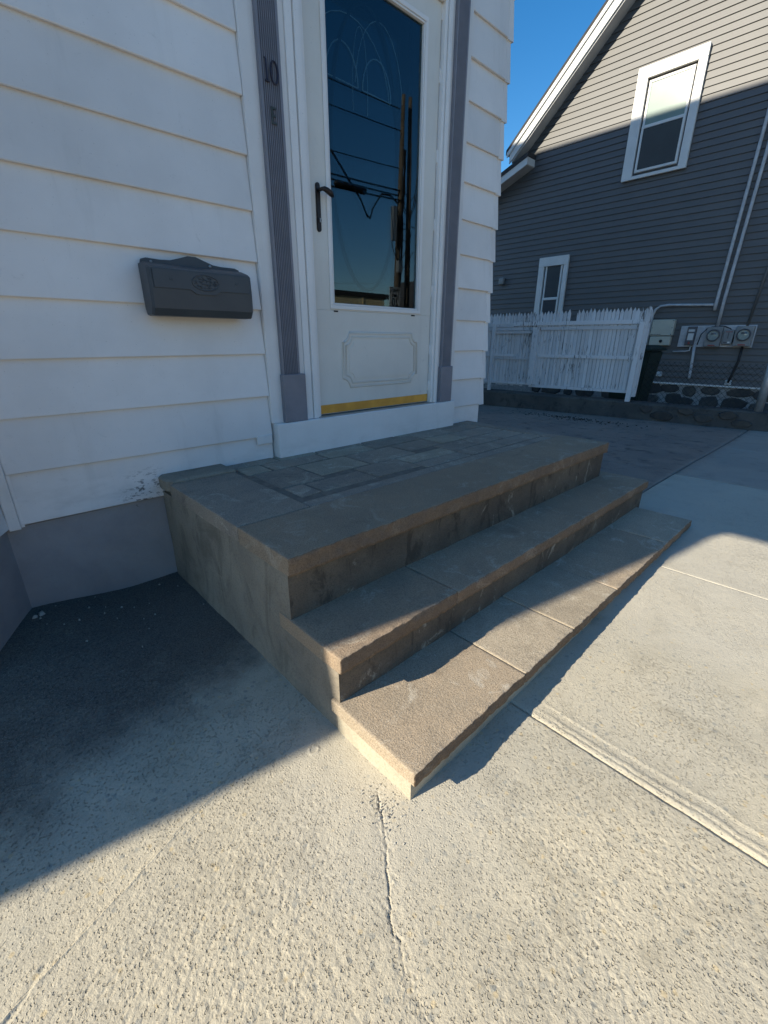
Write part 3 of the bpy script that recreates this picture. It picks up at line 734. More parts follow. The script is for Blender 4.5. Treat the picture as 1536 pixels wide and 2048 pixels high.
# ---- inner door behind the glass
inner = box('inner_door', DX0 + .002, DX1 - .002, .115, .138, DZ0 + .004, DZ1 - .004, M['wood_dark'], house)
box('inner_glass', 1.00, 1.69, .098, .101, 1.15, 2.60, M['inner_glass'], inner)
ocx, ocz, orx, orz = 1.345, 1.93, .238, .62
ell = lambda rx, rz, y, n=48: [(ocx + rx * math.cos(2 * math.pi * k / n), y, ocz + rz * math.sin(2 * math.pi * k / n)) for k in range(n + 1)]
bm = bmesh.new()
bm_tube(bm, ell(orx, orz, .090), .0075, 6, cap=False)
bm_tube(bm, [(1.03, .094, 2.58), (1.035, .094, 1.29), (1.66, .094, 1.29), (1.665, .094, 2.58)], .003, 6)
bm_tube(bm, [(1.345, .094, 1.31), (1.345, .094, 1.29)], .003, 6)
bm_tube(bm, [(1.04, .094, 1.335), (1.14, .094, 1.33), (1.28, .094, 1.345), (1.40, .094, 1.35)], .0025, 6)
from_bm('lead_came', bm, M['came'], inner, True)
bm = bmesh.new()
def arc(cx, cz, r, a0, a1, rz=None, n=14):
    rz = rz or r
    return [(cx + r * math.cos(R(a0 + (a1 - a0) * k / n)), .0925, cz + rz * math.sin(R(a0 + (a1 - a0) * k / n))) for k in range(n + 1)]
for (cx, cz, r) in ((1.19, 2.22, .10), (1.42, 2.22, .10)):
    bm_tube(bm, arc(cx, cz, r, 180, 0, .15), .0030, 5); bm_tube(bm, [(cx - r, .0925, cz), (cx + r, .0925, cz)], .0030, 5)
bm_tube(bm, arc(1.24, 2.18, .27, 175, 5, .30), .0022, 5); bm_tube(bm, arc(1.44, 2.18, .17, 170, 10, .34), .0022, 5)
bm_tube(bm, arc(1.305, 2.21, .05, 200, -20, .25), .0016, 5)
from_bm('glass_etching', bm, M['etch'], inner, True)

# ------------------------------------------------------------------ mailbox
mb = empty('mailbox', (.27, -.06, 1.125))
tag(mb, 'slate grey wall mailbox with arched back plate mounted left of the door', 'mailbox')
bp = [(.078, 1.150), (.482, 1.150), (.486, 1.300), (.480, 1.322), (.462, 1.328), (.400, 1.328), (.365, 1.331), (.325, 1.344), (.295, 1.354), (.262, 1.354), (.232, 1.344), (.190, 1.332), (.150, 1.330), (.098, 1.332), (.080, 1.326), (.074, 1.305)]
prism('back_plate', bp, 'y', -.026, -.0155, M['mailbox'], mb, .002)
prof = [(-.0265, 1.150), (-.0265, 1.312), (-.050, 1.313), (-.105, 1.297), (-.118, 1.290), (-.121, 1.218), (-.117, 1.150), (-.098, 1.124), (-.040, 1.124)]
bm = bmesh.new()
xs_ = [(.066, .90), (.074, 1.0), (.478, 1.0), (.487, .90)]
rings = []
for x, s_ in xs_:
    rings.append([bm.verts.new((x, -.026 + (y + .026) * s_, 1.218 + (z - 1.218) * (s_ * .5 + .5))) for y, z in prof])
for a, b in zip(rings, rings[1:]):
    for k in range(len(prof)): bm.faces.new((a[k], a[(k + 1) % len(prof)], b[(k + 1) % len(prof)], b[k]))
bm.faces.new(rings[0][::-1]); bm.faces.new(rings[-1])
from_bm('body', bm, M['mailbox'], mb)
lid = [(.082, 1.222), (.215, 1.222), (.232, 1.212), (.238, 1.206), (.320, 1.206), (.326, 1.212), (.342, 1.222), (.472, 1.222), (.472, 1.284), (.082, 1.284)]
ld = prism('lid', lid, 'y', -.1255, -.1215, M['mailbox'], mb)
bm = bmesh.new()
bm_tube(bm, [(.280 + .054 * math.cos(2 * math.pi * k / 28), -.1262, 1.249 + .028 * math.sin(2 * math.pi * k / 28)) for k in range(29)], .0022, 6, cap=False)
rr = random.Random(5)
for k in range(46):
    a = rr.uniform(0, 6.28); q = math.sqrt(rr.random()) * .86; x = .280 + .052 * q * math.cos(a); z = 1.249 + .024 * q * math.sin(a); b = rr.uniform(0, 3.1); L = rr.uniform(.004, .010)
    bm_tube(bm, [(x - L * math.cos(b), -.1258, z - L * .6 * math.sin(b)), (x, -.1272, z), (x + L * math.cos(b), -.1258, z + L * .6 * math.sin(b))], [.0006, .0018, .0006], 5)
from_bm('emblem', bm, M['mailbox'], ld, True)
tube('screw', [(.115, -.0262, 1.320), (.115, -.029, 1.320)], .005, M['galv'], mb, 10); tube('screw', [(.350, -.0262, 1.3245), (.350, -.030, 1.3245)], .006, M['galv'], mb, 10)
boxes('lid_pin', [(.140, .152, -.1275, -.1256, 1.250, 1.258), (.408, .420, -.1275, -.1256, 1.250, 1.258)], M['mailbox'], ld, .001)

# ------------------------------------------------------------------ retaining curb, fences
FA = Vector((6.15, 2.513, 0)); FD = Vector((0.14052704, -0.99007684, 0)); FN = Vector((-0.99007684, -0.14052704, 0))   # FN points to the driveway
def fp(s, o, z): p = FA + FD * s + FN * o; return (p.x, p.y, z)
def fbox_bm(bm, s0, s1, o0, o1, z0, z1, top=None, jit=0, lean=0):
    c = [fp(s0, o0, z0), fp(s1, o0, z0), fp(s1, o1, z0), fp(s0, o1, z0)]
    d = [fp(s0 + lean, o0, z1), fp(s1 + lean, o0, z1), fp(s1 + lean, o1, z1), fp(s0 + lean, o1, z1)]
    vs_ = [bm.verts.new(p) for p in c + d]
    for q in ((3, 2, 1, 0), (0, 1, 5, 4), (1, 2, 6, 5), (2, 3, 7, 6), (3, 0, 4, 7)): bm.faces.new([vs_[i] for i in q])
    if top is None: bm.faces.new([vs_[i] for i in (4, 5, 6, 7)])
    else:
        t = [bm.verts.new(fp((s0 + s1) / 2 + lean + jit, o, z1 + top)) for o in (o0, o1)]
        bm.faces.new((vs_[4], vs_[5], t[0])); bm.faces.new((vs_[6], vs_[7], t[1]))
        bm.faces.new((vs_[5], vs_[6], t[1], t[0])); bm.faces.new((vs_[7], vs_[4], t[0], t[1]))
def fbox(name, s0, s1, o0, o1, z0, z1, mat, parent, **kw):
    bm = bmesh.new(); fbox_bm(bm, s0, s1, o0, o1, z0, z1, **kw); return from_bm(name, bm, mat, parent)
# curb wall with an uneven top
bm = bmesh.new(); nseg = 80; rings = []
for i in range(nseg + 1):
    s = -4.0 + 11.0 * i / nseg; zt = .250 - .006 * max(s, 0) + .008 * (float(vn(s * 3, 0, 5)) - .5); off = .02 * (float(vn(s * 4, 3, 6)) - .5)
    rings.append([bm.verts.new(fp(s, o, z)) for o, z in ((.10 + off + .02, -.12), (.10 + off, .10), (.095 + off, zt - .02), (.08 + off, zt), (-.12, zt + .004), (-.12, -.12))])
for a, b in zip(rings, rings[1:]):
    for k in range(6): bm.faces.new((a[k], a[(k + 1) % 6], b[(k + 1) % 6], b[k]))
bm.faces.new(rings[0]); bm.faces.new(rings[-1][::-1])
cw = from_bm('retaining_curb', bm, M['curb']); tag(cw, 'low stained concrete retaining curb running under the white picket fence', 'curb')
rs = random.Random(11)
stones_curb = [(2.75, .05, .16, .07), (3.02, .14, .10, .05), (3.22, .07, .13, .07), (3.48, .13, .12, .06), (3.62, .04, .12, .05), (2.55, .13, .09, .06)]
for (s, z, w, h) in stones_curb:
    bm = bmesh.new(); n = 9; P0 = []; P1 = []
    for k in range(n):
        a = 2 * math.pi * k / n; r = rs.uniform(.75, 1.1)
        P0.append(bm.verts.new(fp(s + w * r * math.cos(a), .098, z + .03 + h * r * math.sin(a)))); P1.append(bm.verts.new(fp(s + w * .85 * r * math.cos(a), .128, z + .03 + h * .85 * r * math.sin(a))))
    for k in range(n): bm.faces.new((P0[k], P0[(k + 1) % n], P1[(k + 1) % n], P1[k]))
    bm.faces.new(P1); from_bm('stone', bm, M['stonewall'], cw)
# picket fence
pf = empty('picket_fence', fp(1.2, 0, .25))
tag(pf, 'weathered white picket fence with flaking paint on the retaining curb', 'fence')
s = -1.6; rk = random.Random(21)
while s < 2.34:
    w = rk.uniform(.044, .052)
    if True:
        zt = 1.395 + .012 * s + rk.uniform(-.012, .010)
        if 1.30 < s < 1.36: zt = 1.27
        fbox('picket', s, s + w, -.012, .006, .355 + rk.uniform(-.01, .02), zt, M['picket'], pf, top=rk.uniform(.045, .060), jit=rk.uniform(-.006, .006), lean=rk.uniform(-.003, .004))
    s += w + rk.uniform(.002, .006)
for (s0, s1, z0, z1, o1) in ((-1.6, .45, 1.245, 1.300, .030), (.44, 2.28, 1.262, 1.315, .032), (-.1, 2.27, 1.195, 1.240, .028), (.12, .76, 1.150, 1.185, .040), (-1.6, .50, .800, .835, .030), (.13, .78, .760, .790, .030), (.90, 2.26, .800, .845, .030), (-1.6, .9, .375, .405, .03), (.8, 2.28, .345, .385, .03)):
    fbox('rail', s0, s1, .0065, o1, z0, z1, M['picket'], pf)
fbox('post', .79, .875, .041, .09, .38, 1.235, M['picket'], pf)
fbox('post', .105, .150, .041, .085, .255, 1.285, M['picket'], pf)
fbox('post', 2.255, 2.315, .0335, .09, .235, 1.285, M['picket'], pf)
fbox('post', 2.30, 2.36, -.05, .032, .30, 1.40, M['picket'], pf, top=.08)
fbox('post', -.9, -.85, .041, .085, .255, 1.285, M['picket'], pf)
# chain-link fence
cl = empty('chain_link_fence', fp(3.1, 0, .25)); tag(cl, 'sagging galvanised chain link fence beside the picket fence', 'fence')
bm = bmesh.new(); W0, W1, ZB, ZT = 2.40, 3.74, .255, .80; sp = .066
n = int((W1 - W0 + ZT - ZB) / sp) + 2
for dirn in (1, -1):
    for i in range(n):
        pts = []
        s0 = W0 - (ZT - ZB) + i * sp if dirn == 1 else W0 + i * sp
        for k in range(9):
            t = k / 8; s = s0 + dirn * t * (ZT - ZB) * .95; z = ZB + t * (ZT - ZB)
            if W0 <= s <= W1: pts.append(fp(s, .02 + .0035 * (1 if (k + i) % 2 else -1), z - .02 * math.sin((s - W0) * 2)))
        if len(pts) > 1: bm_tube(bm, pts, .0021, 4)
from_bm('wire_mesh', bm, M['wire'], cl)
tube('post', [fp(3.76, .02, .18), fp(3.76, .02, 1.0)], .045, M['galv'], cl, 12)
# ------------------------------------------------------------------ grey neighbour house
NX = 8.6
nb = empty('grey_house', (NX, 0, 0)); tag(nb, 'grey clapboard gable house behind the picket fence, half in sunlight', 'house')
RY0, RZ0 = 3.83, 4.36; SL = .945           # rake: z rises as y falls
PK = -.9; PKZ = RZ0 + (RY0 - PK) * SL
prism('wall', [(9.0, -.1), (-5.6, -.1), (-5.6, 4.3), (PK, PKZ - .1), (3.45, 4.25), (9.0, 2.2)], 'x', NX + .012, NX + 9, M['n_siding'], nb)
ESP = .0945; z = .372
while z < PKZ - .15:
    zt = z + ESP
    yl = 8.9 if z < 2.2 else (3.45 + (4.25 - z) / .38 if z < 4.2 else RY0 - .12 - (z - RZ0) / SL)
    yl = min(yl, 8.9)
    yr = max(-5.5, PK - (PKZ - z) / SL) if z > 4.3 else -5.5
    mesh('siding_plank', [(NX + .012, yr, z), (NX - .017, yr, z + .002), (NX - .001, yr, zt + .006), (NX + .012, yl, z), (NX - .017, yl, z + .002), (NX - .001, yl, zt + .006)],
         [(0, 1, 2), (3, 5, 4), (0, 3, 4, 1), (1, 4, 5, 2), (2, 5, 3, 0)], M['n_siding'], nb)
    z += ESP
# main roof, rake boards
def rk_pt(y, dz): return (y, RZ0 + (RY0 - y) * SL + dz)
ov = .26
prism('roof', [rk_pt(RY0 + .10, .12), rk_pt(PK, .17), (PK - (RY0 + .1 - PK), rk_pt(RY0 + .10, .12)[1]), (PK - (RY0 + .1 - PK), rk_pt(RY0 + .10, .2)[1]), rk_pt(PK, .25), rk_pt(RY0 + .10, .2)], 'x', NX - ov - .02, NX + 9.2, M['n_roof'], nb)
prism('rake_board', [rk_pt(RY0 + .02, -.10), rk_pt(RY0 + .02, .119), rk_pt(PK, .165), rk_pt(PK, -.13)], 'x', NX - ov - .01, NX - ov + .02, M['n_trim'], nb)
prism('rake_moulding', [rk_pt(RY0 + .07, .045), rk_pt(RY0 + .07, .119), rk_pt(PK, .168), rk_pt(PK, .09)], 'x', NX - ov - .035, NX - ov - .0105, M['n_trim'], nb)
prism('soffit', [rk_pt(RY0 - .02, -.135), rk_pt(RY0 - .02, -.10), rk_pt(PK, -.13), rk_pt(PK, -.17)], 'x', NX - ov + .0201, NX + .011, M['soffit'], nb)
# rear roof of shallow pitch
def r2(y, dz): return (y, 4.205 - (y - 3.43) * .38 + dz)
prism('rear_roof', [r2(3.43, .06), r2(9.2, .06), r2(9.2, .13), r2(3.43, .13)], 'x', NX - .30, NX + 9, M['n_roof'], nb)
prism('rear_fascia', [r2(3.44, -.06), r2(9.2, -.06), r2(9.2, .059), r2(3.44, .059)], 'x', NX - .285, NX - .262, M['n_trim'], nb)
prism('rear_fascia', [r2(3.44, -.055), r2(3.462, -.055), r2(3.462, .059), r2(3.44, .059)], 'x', NX - .2615, NX - .014, M['n_trim'], nb)
prism('rear_soffit', [r2(3.463, -.06), r2(9.2, -.06), r2(9.2, -.045), r2(3.463, -.045)], 'x', NX - .2615, NX - .0172, M['soffit'], nb)
def window(y0, y1, z0, z1, cas, gy0, gy1, gz0, gz1, mid, top_mat, label):
    w = box('window', gy0 * 0 + NX - .023, NX - .0172, gy0 - .035, gy1 + .035, gz0 - .035, gz1 + .035, M['n_trim'], nb); w['label'] = label
    boxes('casing', [(NX - .062, NX - .0172, y0, gy0 - .06, z0, z1 - .16), (NX - .062, NX - .0172, gy1 + .06, y1, z0, z1 - .16), (NX - .066, NX - .0172, y0, y1, z1 - .159, z1), (NX - .062, NX - .0172, gy0 - .0599, gy1 + .0599, z0, gz0 - .075)], M['n_trim'], w, .003)
    def ring(nm, a0, a1, b0, b1, wd, xa, xb):
        boxes(nm, [(xa, xb, a0, a1, b0, b0 + wd), (xa, xb, a0, a1, b1 - wd, b1), (xa, xb, a0, a0 + wd, b0 + wd, b1 - wd), (xa, xb, a1 - wd, a1, b0 + wd, b1 - wd)], M['n_trim'], w, .002)
    ring('sash', gy0 - .032, gy1 + .032, mid - .01, gz1 + .032, .034, NX - .040, NX - .0235)
    ring('sash', gy0 - .032, gy1 + .032, gz0 - .032, mid + .012, .034, NX - .052, NX - .0405)
    box('pane', NX - .031, NX - .027, gy0 + .002, gy1 - .002, mid + .025, gz1 - .002, top_mat, w)
    box('pane', NX - .046, NX - .042, gy0 + .002, gy1 - .002, gz0 + .002, mid - .024, M['pane_dark'], w)
    return w
window(.777, 1.735, 3.558, 5.045, .1, .955, 1.515, 3.68, 4.82, 4.255, M['pane_blind'], 'white double hung window crossed by the shadow line')
window(2.475, 3.080, 1.10, 2.572, .1, 2.62, 2.905, 1.25, 2.425, 1.83, M['pane_dark'], 'small white framed window rising above the fence pickets')
# foundation of dark stones in pale mortar
box('skirt_board', NX - .028, NX - .001, -3.0, 3.2, .345, .371, M['n_trim'], nb)
box('foundation', NX + .004, NX + .4, -5.5, 8.8, -.1, .344, M['pale_mortar'], nb)
rs = random.Random(4); y = 3.0
while y > -2.2:
    w = rs.uniform(.20, .46); rows = [(.0, .19), (.205, .335)] if rs.random() < .55 else [(.0, .14), (.16, .335)]
    for (za, zb) in rows:
        o_ = rs.uniform(-.06, .06); bm = bmesh.new(); P0 = []; P1 = []; n = 9
        cy, cz, ry, rz = y - w / 2 + o_, (za + zb) / 2, w / 2 * rs.uniform(.86, 1.0), (zb - za) / 2 * .98
        for k in range(n):
            a = 2 * math.pi * k / n; q = rs.uniform(.85, 1.12); ca, sa = math.cos(a), math.sin(a); sup = (abs(ca) ** 4 + abs(sa) ** 4) ** (-1 / 4)
            P0.append(bm.verts.new((NX + .0035, cy + ry * q * sup * ca, min(max(cz + rz * q * sup * sa, -.02), .342)))); P1.append(bm.verts.new((NX - .014, cy + ry * .86 * q * sup * ca, min(max(cz + rz * .86 * q * sup * sa, -.01), .335))))
        for k in range(n): bm.faces.new((P0[k], P0[(k + 1) % n], P1[(k + 1) % n], P1[k]))
        bm.faces.new(P1); from_bm('stone', bm, M['stonewall'], nb)
    y -= w + .02

# ------------------------------------------------------------------ things fixed on the neighbour's wall
WX = NX - .018
mbd = box('meter_backboard', WX - .022, WX - .0005, -.675, .338, .955, 1.281, M['conduit'], None, .003); tag(mbd, 'pale grey painted board carrying the electric meters on the grey house', 'board')
FX = WX - .0225
def meter(y, z, w, h, label, red):
    t = empty('electric_meter', (FX, y, z)); tag(t, label, 'meter', 'electric meters on the backboard')
    box('socket_box', FX - .075, FX, y - w / 2, y + w / 2, z - h / 2, z + h / 2, M['grey_box'], t, .006)
    bm = bmesh.new(); cz = z + .02
    n = 24
    def ringv(x, r): return [bm.verts.new((x, y + r * math.cos(2 * math.pi * k / n), cz + r * math.sin(2 * math.pi * k / n))) for k in range(n)]
    prof = [(FX - .0755, .090), (FX - .100, .090), (FX - .104, .086), (FX - .104, .074), (FX - .088, .072)]
    rg = [ringv(x, r) for x, r in prof]
    for a, b in zip(rg, rg[1:]):
        for k in range(n): bm.faces.new((a[k], a[(k + 1) % n], b[(k + 1) % n], b[k]))
    from_bm('ring', bm, M['dark_box'], t, True)
    bm = bmesh.new(); f = ringv(FX - .088, .0725); bm.faces.new(f); bm.faces.new(ringv(FX - .078, .0725)[::-1]); from_bm('dial', bm, M['meterface'], t)
    bm = bmesh.new(); prof = [(FX - .104, .0735), (FX - .135, .070), (FX - .150, .058), (FX - .156, .03)]
    rg = [ringv(x, r) for x, r in prof]
    for a, b in zip(rg, rg[1:]):
        for k in range(n): bm.faces.new((a[k], a[(k + 1) % n], b[(k + 1) % n], b[k]))
    bm.faces.new(rg[-1]); from_bm('glass_cover', bm, M['meterglass'], t, True)
    boxes('display', [(FX - .0905, FX - .0885, y - .035, y + .035, cz + .012, cz + .038)], M['dark_box'], t)
    boxes('seal_label', [(FX - .0775, FX - .0755, y - .05, y + .045, z - h / 2 + .012, z - h / 2 + .030)], M[red], t)
    return t
meter(-.156, 1.112, .215, .300, 'round electric meter on the left, below the tall pale conduit', 'redlabel')
meter(-.548, 1.118, .225, .290, 'round electric meter at the right end of the backboard', 'redlabel')
sb = box('switch_box', FX - .060, FX, .100, .225, .985, 1.270, M['dark_box'], None, .006); tag(sb, 'narrow dark grey switch box with pale label at the left of the backboard', 'switch box')
box('label_plate', FX - .0625, FX - .0605, .120, .200, 1.06, 1.165, M['label'], sb); box('window_strip', FX - .0625, FX - .0605, .118, .205, 1.190, 1.225, M['label'], sb)
box('switch_lever', FX - .0705, FX - .0605, .150, .178, 1.000, 1.035, M['redlabel'], sb)
bb = box('breaker_box', FX - .055, FX, -.415, -.285, 1.000, 1.215, M['grey_box'], None, .005); tag(bb, 'small grey breaker box between the two round meters', 'breaker box')
box('slot', FX - .0575, FX - .0555, -.355, -.343, 1.085, 1.175, M['dark_box'], bb); box('label_plate', FX - .0575, FX - .0555, -.395, -.305, 1.178, 1.188, M['redlabel'], bb)
box('label_plate', FX - .0575, FX - .0555, -.39, -.36, 1.018, 1.040, M['signwhite'], bb); box('label_plate', FX - .0575, FX - .0555, -.352, -.305, 1.018, 1.036, M['dark_box'], bb)
tb = empty('telecom_box', (WX, .6, .98)); tag(tb, 'beige two part utility box beside the green bin', 'utility box')
ub = box('upper_cover', WX - .11, WX, .432, .772, 1.130, 1.385, M['beige'], tb, .008); lb_ = box('lower_cover', WX - .10, WX, .445, .765, .975, 1.122, M['beige'], tb, .008)
boxes('screw', [(WX - .113, WX - .1105, y_, y_ + .012, z_, z_ + .012) for y_ in (.447, .745) for z_ in (1.145, 1.25, 1.36)], M['dark_box'], ub)
boxes('lettering', [(WX - .112, WX - .1103, .748 - .020 * k, .748 - .020 * k + .014, 1.146, 1.154 + .004 * (k % 2)) for k in range(8)], M['dark_box'], ub)
bm = bmesh.new(); bm_tube(bm, [(WX - .1005, .585, 1.045), (WX - .115, .585, 1.045)], .024, 16); from_bm('lock_knob', bm, M['black'], lb_, True)
def pipe(name, pts, r, mat, label, cat='conduit'):
    t = tube(name, pts, r, mat, None, 10); tag(t, label, cat); return t
px_ = WX - .030
pipe('conduit', [(px_, -.168, 1.265), (px_, -.168, 1.62), (px_, -.220, 3.556), (px_, -.285, 6.5)], .024, M['conduit'], 'tall pale conduit rising from the left round meter up the grey wall')
pipe('conduit', [(px_, -.070, 1.500), (px_, -.072, 1.60), (px_, -.122, 3.947), (px_, -.175, 6.5)], .024, M['conduit'], 'tall pale conduit ending above the meters, left of its twin')
pipe('conduit', [(px_, -.043, 1.585), (px_, .60, 1.612), (px_, .72, 1.600), (px_, .785, 1.55), (px_, .812, 1.46), (px_, .815, 1.25), (px_, .815, .9)], .020, M['conduit'], 'grey horizontal conduit with a bend down beside the beige box')
pipe('conduit', [(px_, .085, .984), (px_, .07, .80), (px_, .05, .50), (px_, .05, .45)], .022, M['conduit'], 'short pale conduit hanging below the switch box')
pipe('conduit', [(px_, -.56, .970), (px_, -.56, .75), (px_, -.52, .52), (px_, -.50, .42)], .017, M['wire'], 'dark cable dropping below the right round meter', 'cable')
pipe('conduit', [(px_, .14, .98), (px_ - .01, .14, .90), (px_ - .01, .20, .885), (px_ - .01, .38, .88)], .012, M['conduit'], 'thin pale pipe stub below the backboard beside the green bin')
pipe('cable', [(FX - .01, .05, .99), (FX - .05, .02, 1.15), (FX - .02, -.05, 1.25), (FX - .015, -.16, 1.275), (FX - .015, -.27, 1.265), (FX - .03, -.35, 1.23), (FX - .03, -.405, 1.17), (FX - .03, -.43, 1.03)], .007, M['wire'], 'black cable looping over the left round meter', 'cable')
pipe('conduit', [(px_, -.55, 1.27), (px_, -.60, 2.0), (px_, -.70, 3.2)], .018, M['n_siding'], 'dark grey conduit rising above the right round meter')
for (y, z, lab) in ((.52, .50, 'pale square outlet cover low on the grey house wall'), (-.50, .42, 'small pale pipe flange at the foot of the dark cable')):
    o = box('wall_cover', WX - .03, WX, y - .045, y + .045, z - .045, z + .045, M['label'], None, .015); tag(o, lab, 'cover plate')
o = box('vent_cap', NX - .10, NX - .013, 3.86, 3.98, 2.16, 2.30, M['grey_box'], None, .03, 3); tag(o, 'small grey vent cap on the wall beside the white house corner', 'vent')
# ------------------------------------------------------------------ wheeled bin
bn = empty('trash_bin', (7.45, .60, 0)); tag(bn, 'dark green trash bin standing behind the end of the picket fence', 'bin')
def loft(name, secs, mat, parent, bev=0):
    bm = bmesh.new(); rg = []
    for (x0, x1, y0, y1, z) in secs: rg.append([bm.verts.new(p) for p in ((x0, y0, z), (x1, y0, z), (x1, y1, z), (x0, y1, z))])
    for a, b in zip(rg, rg[1:]):
        for k in range(4): bm.faces.new((a[k], a[(k + 1) % 4], b[(k + 1) % 4], b[k]))
    bm.faces.new(rg[0][::-1]); bm.faces.new(rg[-1])
    if bev: bmesh.ops.bevel(bm, geom=bm.edges[:], offset=bev, segments=2, affect='EDGES')
    return from_bm(name, bm, mat, parent)
BX, BY = 7.45, .60
loft('body', [(BX - .22, BX + .26, BY - .22, BY + .20, .03), (BX - .29, BX + .32, BY - .30, BY + .27, .90)], M['bin'], bn, .02)
loft('lid', [(BX - .33, BX + .36, BY - .33, BY + .30, .905), (BX - .33, BX + .36, BY - .33, BY + .30, .935), (BX - .20, BX + .28, BY - .24, BY + .22, .985)], M['bin'], bn, .008)
for dy in (-.20, .16):
    bm = bmesh.new(); bm_tube(bm, [(BX + .25, BY + dy, .10), (BX + .25, BY + dy + .05, .10)], .10, 18); from_bm('wheel', bm, M['wire'], bn, True)
# ------------------------------------------------------------------ across the street (seen in the door glass)
def pole(name, x, y, h, r0, r1, label, lean=0):
    t = empty(name, (x, y, -.1)); tag(t, label, 'pole')
    tube('shaft', [(x, y, -.1), (x + lean * .5, y, h * .5), (x + lean, y, h)], [r0, (r0 + r1) / 2, r1], M['pole'], t, 12)
    return t
p1 = pole('utility_pole', 13.25, -12.0, 9.2, .125, .07, 'weathered wooden utility pole reflected in the door glass', .4)
boxes('cable_box', [(12.92, 13.10, -11.86, -11.72, 4.6, 5.7), (13.2, 13.42, -11.84, -11.70, 3.55, 3.95)], M['galv'], p1)
p2 = pole('utility_pole', 14.15, -12.15, 9.3, .13, .07, 'dark second utility pole standing beside the first, reflected in the glass', .0)
for k, (h0, h1, sag) in enumerate(((8.75, 8.6, .35), (8.1, 8.0, .4), (7.0, 6.85, .5), (6.3, 6.1, .35), (6.15, 5.95, .3), (6.0, 5.8, .45))):
    pts = []
    for i in range(25):
        t = i / 24; x = -14 + (13.45 + 14) * t; pts.append((x, -12.0 + .05 * (k % 2) + (1.2 * (1 - t)), h1 + (h0 - h1) * t - sag * 4 * t * (1 - t)))
    w = tube('overhead_wire', pts, .03 if k > 2 else .018, M['wire'], None, 6)
    tag(w, ['topmost overhead wire reflected in the door glass', 'second overhead wire from the top reflected in the glass', 'thin sagging overhead wire at middle height in the reflection', 'upper strand of the thick cable bundle in the reflection', 'middle strand of the thick cable bundle in the reflection', 'lowest strand of the thick cable bundle in the reflection'][k], 'wire')
drop = [(13.4, -12, 5.9), (12.9, -11.9, 6.05), (12.2, -11.6, 5.9), (11.5, -11.3, 5.3), (11.1, -11, 4.9), (10.6, -10.6, 4.85), (10.0, -10.2, 5.1), (8, -9, 5.6)]
o = tube('service_drop', drop, .03, M['wire'], None, 6); tag(o, 'black service cable dipping away from the pole in the reflection', 'wire')
rw = random.Random(12)
bm = bmesh.new()
for k in range(9):      # loose loops of slack cable tied to the poles
    z0_ = rw.uniform(4.2, 7.2); pts = []
    for i in range(15):
        t = i / 14; pts.append((13.3 + .9 * t + .12 * math.sin(t * 9 + k) - .3 * (k % 3 == 0), -11.84 + .08 * math.sin(t * 7 + k), z0_ - .5 * math.sin(math.pi * t) + .15 * math.sin(t * 13 + k * 2)))
    bm_tube(bm, pts, .016, 5)
for k in range(4):
    pts = [(13.35 + .06 * math.sin(i * 1.3 + k) + .02 * i, -11.83, 1.5 + .55 * i) for i in range(12)]
    bm_tube(bm, pts, .02, 5)
o = from_bm('slack_cables', bm, M['wire'], None, True); tag(o, 'tangle of slack black cables hung between the two utility poles', 'cable')
bm = bmesh.new(); bm_tube(bm, [(10.2, -11.75, 5.88), (10.3, -11.75, 5.89), (11.6, -11.85, 5.92), (11.7, -11.85, 5.93)], [.03, .11, .11, .03], 8)
o = from_bm('cable_splice', bm, M['wire'], None, True); tag(o, 'thick black splice case on the cable bundle in the reflection', 'splice case')
# speed limit sign on the pole, facing the house
sg = empty('speed_sign', (13.12, -11.78, 2.3)); tag(sg, 'white speed limit 20 sign on the pole, mirrored in the door glass', 'sign')
box('plate', 12.82, 13.42, -11.80, -11.79, 2.30, 3.02, M['signwhite'], sg)
frame_ring('border', 12.84, 13.40, 2.32, 3.00, .016, -11.7895, -11.787, M['signblack'], sg, 0)
def text(body, size, x, y, z, parent, sx=1.0):
    cu = bpy.data.curves.new('t', 'FONT'); cu.body = body; cu.size = size; cu.align_x = 'CENTER'; cu.extrude = .002; cu.offset = size * .018
    to = bpy.data.objects.new('t', cu); COL.objects.link(to); bpy.context.view_layer.update()
    me = bpy.data.meshes.new_from_object(to.evaluated_get(bpy.context.evaluated_depsgraph_get())); bpy.data.objects.remove(to)
    # letters face +y (towards the house); their x runs towards -x
    me.transform(Matrix(((-sx, 0, 0, x), (0, 0, 1, y), (0, 1, 0, z), (0, 0, 0, 1))))
    o = link_mesh('lettering', me, M['signblack'], parent); return o
text('SPEED', .17, 13.12, -11.786, 2.83, sg); text('LIMIT', .17, 13.12, -11.786, 2.66, sg); text('20', .40, 13.12, -11.786, 2.35, sg)
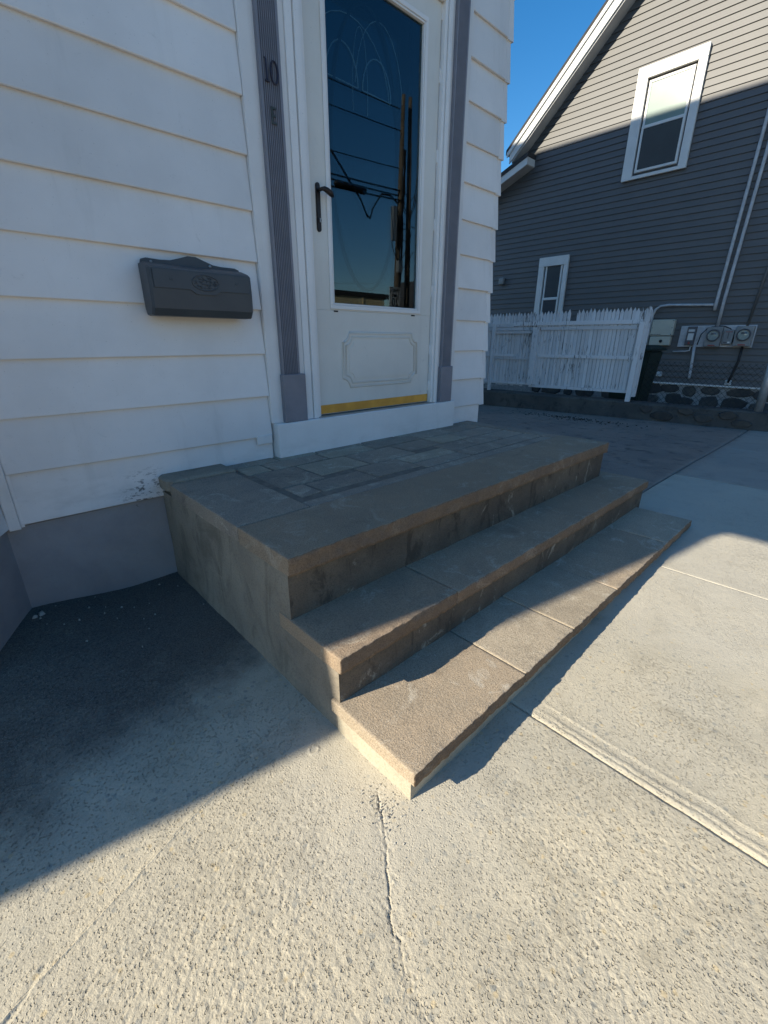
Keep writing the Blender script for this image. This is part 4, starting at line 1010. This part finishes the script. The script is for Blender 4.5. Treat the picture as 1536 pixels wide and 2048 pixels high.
# low building over the street
gr = empty('garage', (9, -16, 0)); tag(gr, 'low tan building across the street reflected at the foot of the door glass', 'building')
box('wall', -6, 16.5, -22, -16, -.15, 3.015, M['garage'], gr)
boxes('pilaster_strip', [(x, x + .10, -15.995, -15.965, -.1, 3.01) for x in range(-5, 17, 2)], M['garage'], gr)
prism('roof', [(-15.96, 3.02), (-22.3, 3.02), (-22.3, 3.30), (-15.96, 3.24)], 'x', -6.3, 16.8, M['n_roof'], gr)
o = box('garage', 18.0, 23, -16.4, -14.2, -.15, 3.9, M['dark_box']); tag(o, 'dark shed beside the second pole in the reflection', 'building')
# ------------------------------------------------------------------ litter
def flakes(name, cx, cy, n, rx, ry, s0, s1, mat, label, seed, h=.004):
    rg = random.Random(seed); bm = bmesh.new()
    for k in range(n):
        x = cx + rg.gauss(0, rx); y = cy + rg.gauss(0, ry); s_ = rg.uniform(s0, s1); a = rg.uniform(0, 6.28); z = float(gz(x, y)) + .001
        P = []
        m = rg.randint(4, 6)
        for i in range(m):
            b = a + 2 * math.pi * i / m; q = rg.uniform(.6, 1.1) * s_
            P.append((x + q * math.cos(b), y + q * math.sin(b), z))
        A = [bm.verts.new(p) for p in P]; B = [bm.verts.new((x + (p[0] - x) * .7, y + (p[1] - y) * .7, z + h * rg.uniform(.6, 1.6))) for p in P]
        for i in range(m): bm.faces.new((A[i], A[(i + 1) % m], B[(i + 1) % m], B[i]))
        bm.faces.new(B)
    o = from_bm(name, bm, mat); tag(o, label, 'debris', kind='stuff'); return o
flakes('leaf_litter', 5.75, .75, 190, .09, .42, .005, .018, M['leaf'], 'dark dry leaf litter on the driveway beside the landing', 5, .006)
flakes('cement_grit', -.35, -.16, 34, .22, .13, .002, .006, M['grit'], 'pale cement crumbs along the foot of the foundation wall', 6)
flakes('corner_grit', -.05, -1.545, 90, .03, .04, .0012, .004, M['grit'], 'loose grit in the broken corner below the bottom step', 8, .003)
flakes('cement_chip', -.60, -.05, 5, .03, .03, .010, .022, M['grit'], 'broken cement chips in the corner by the foundation', 9, .01)
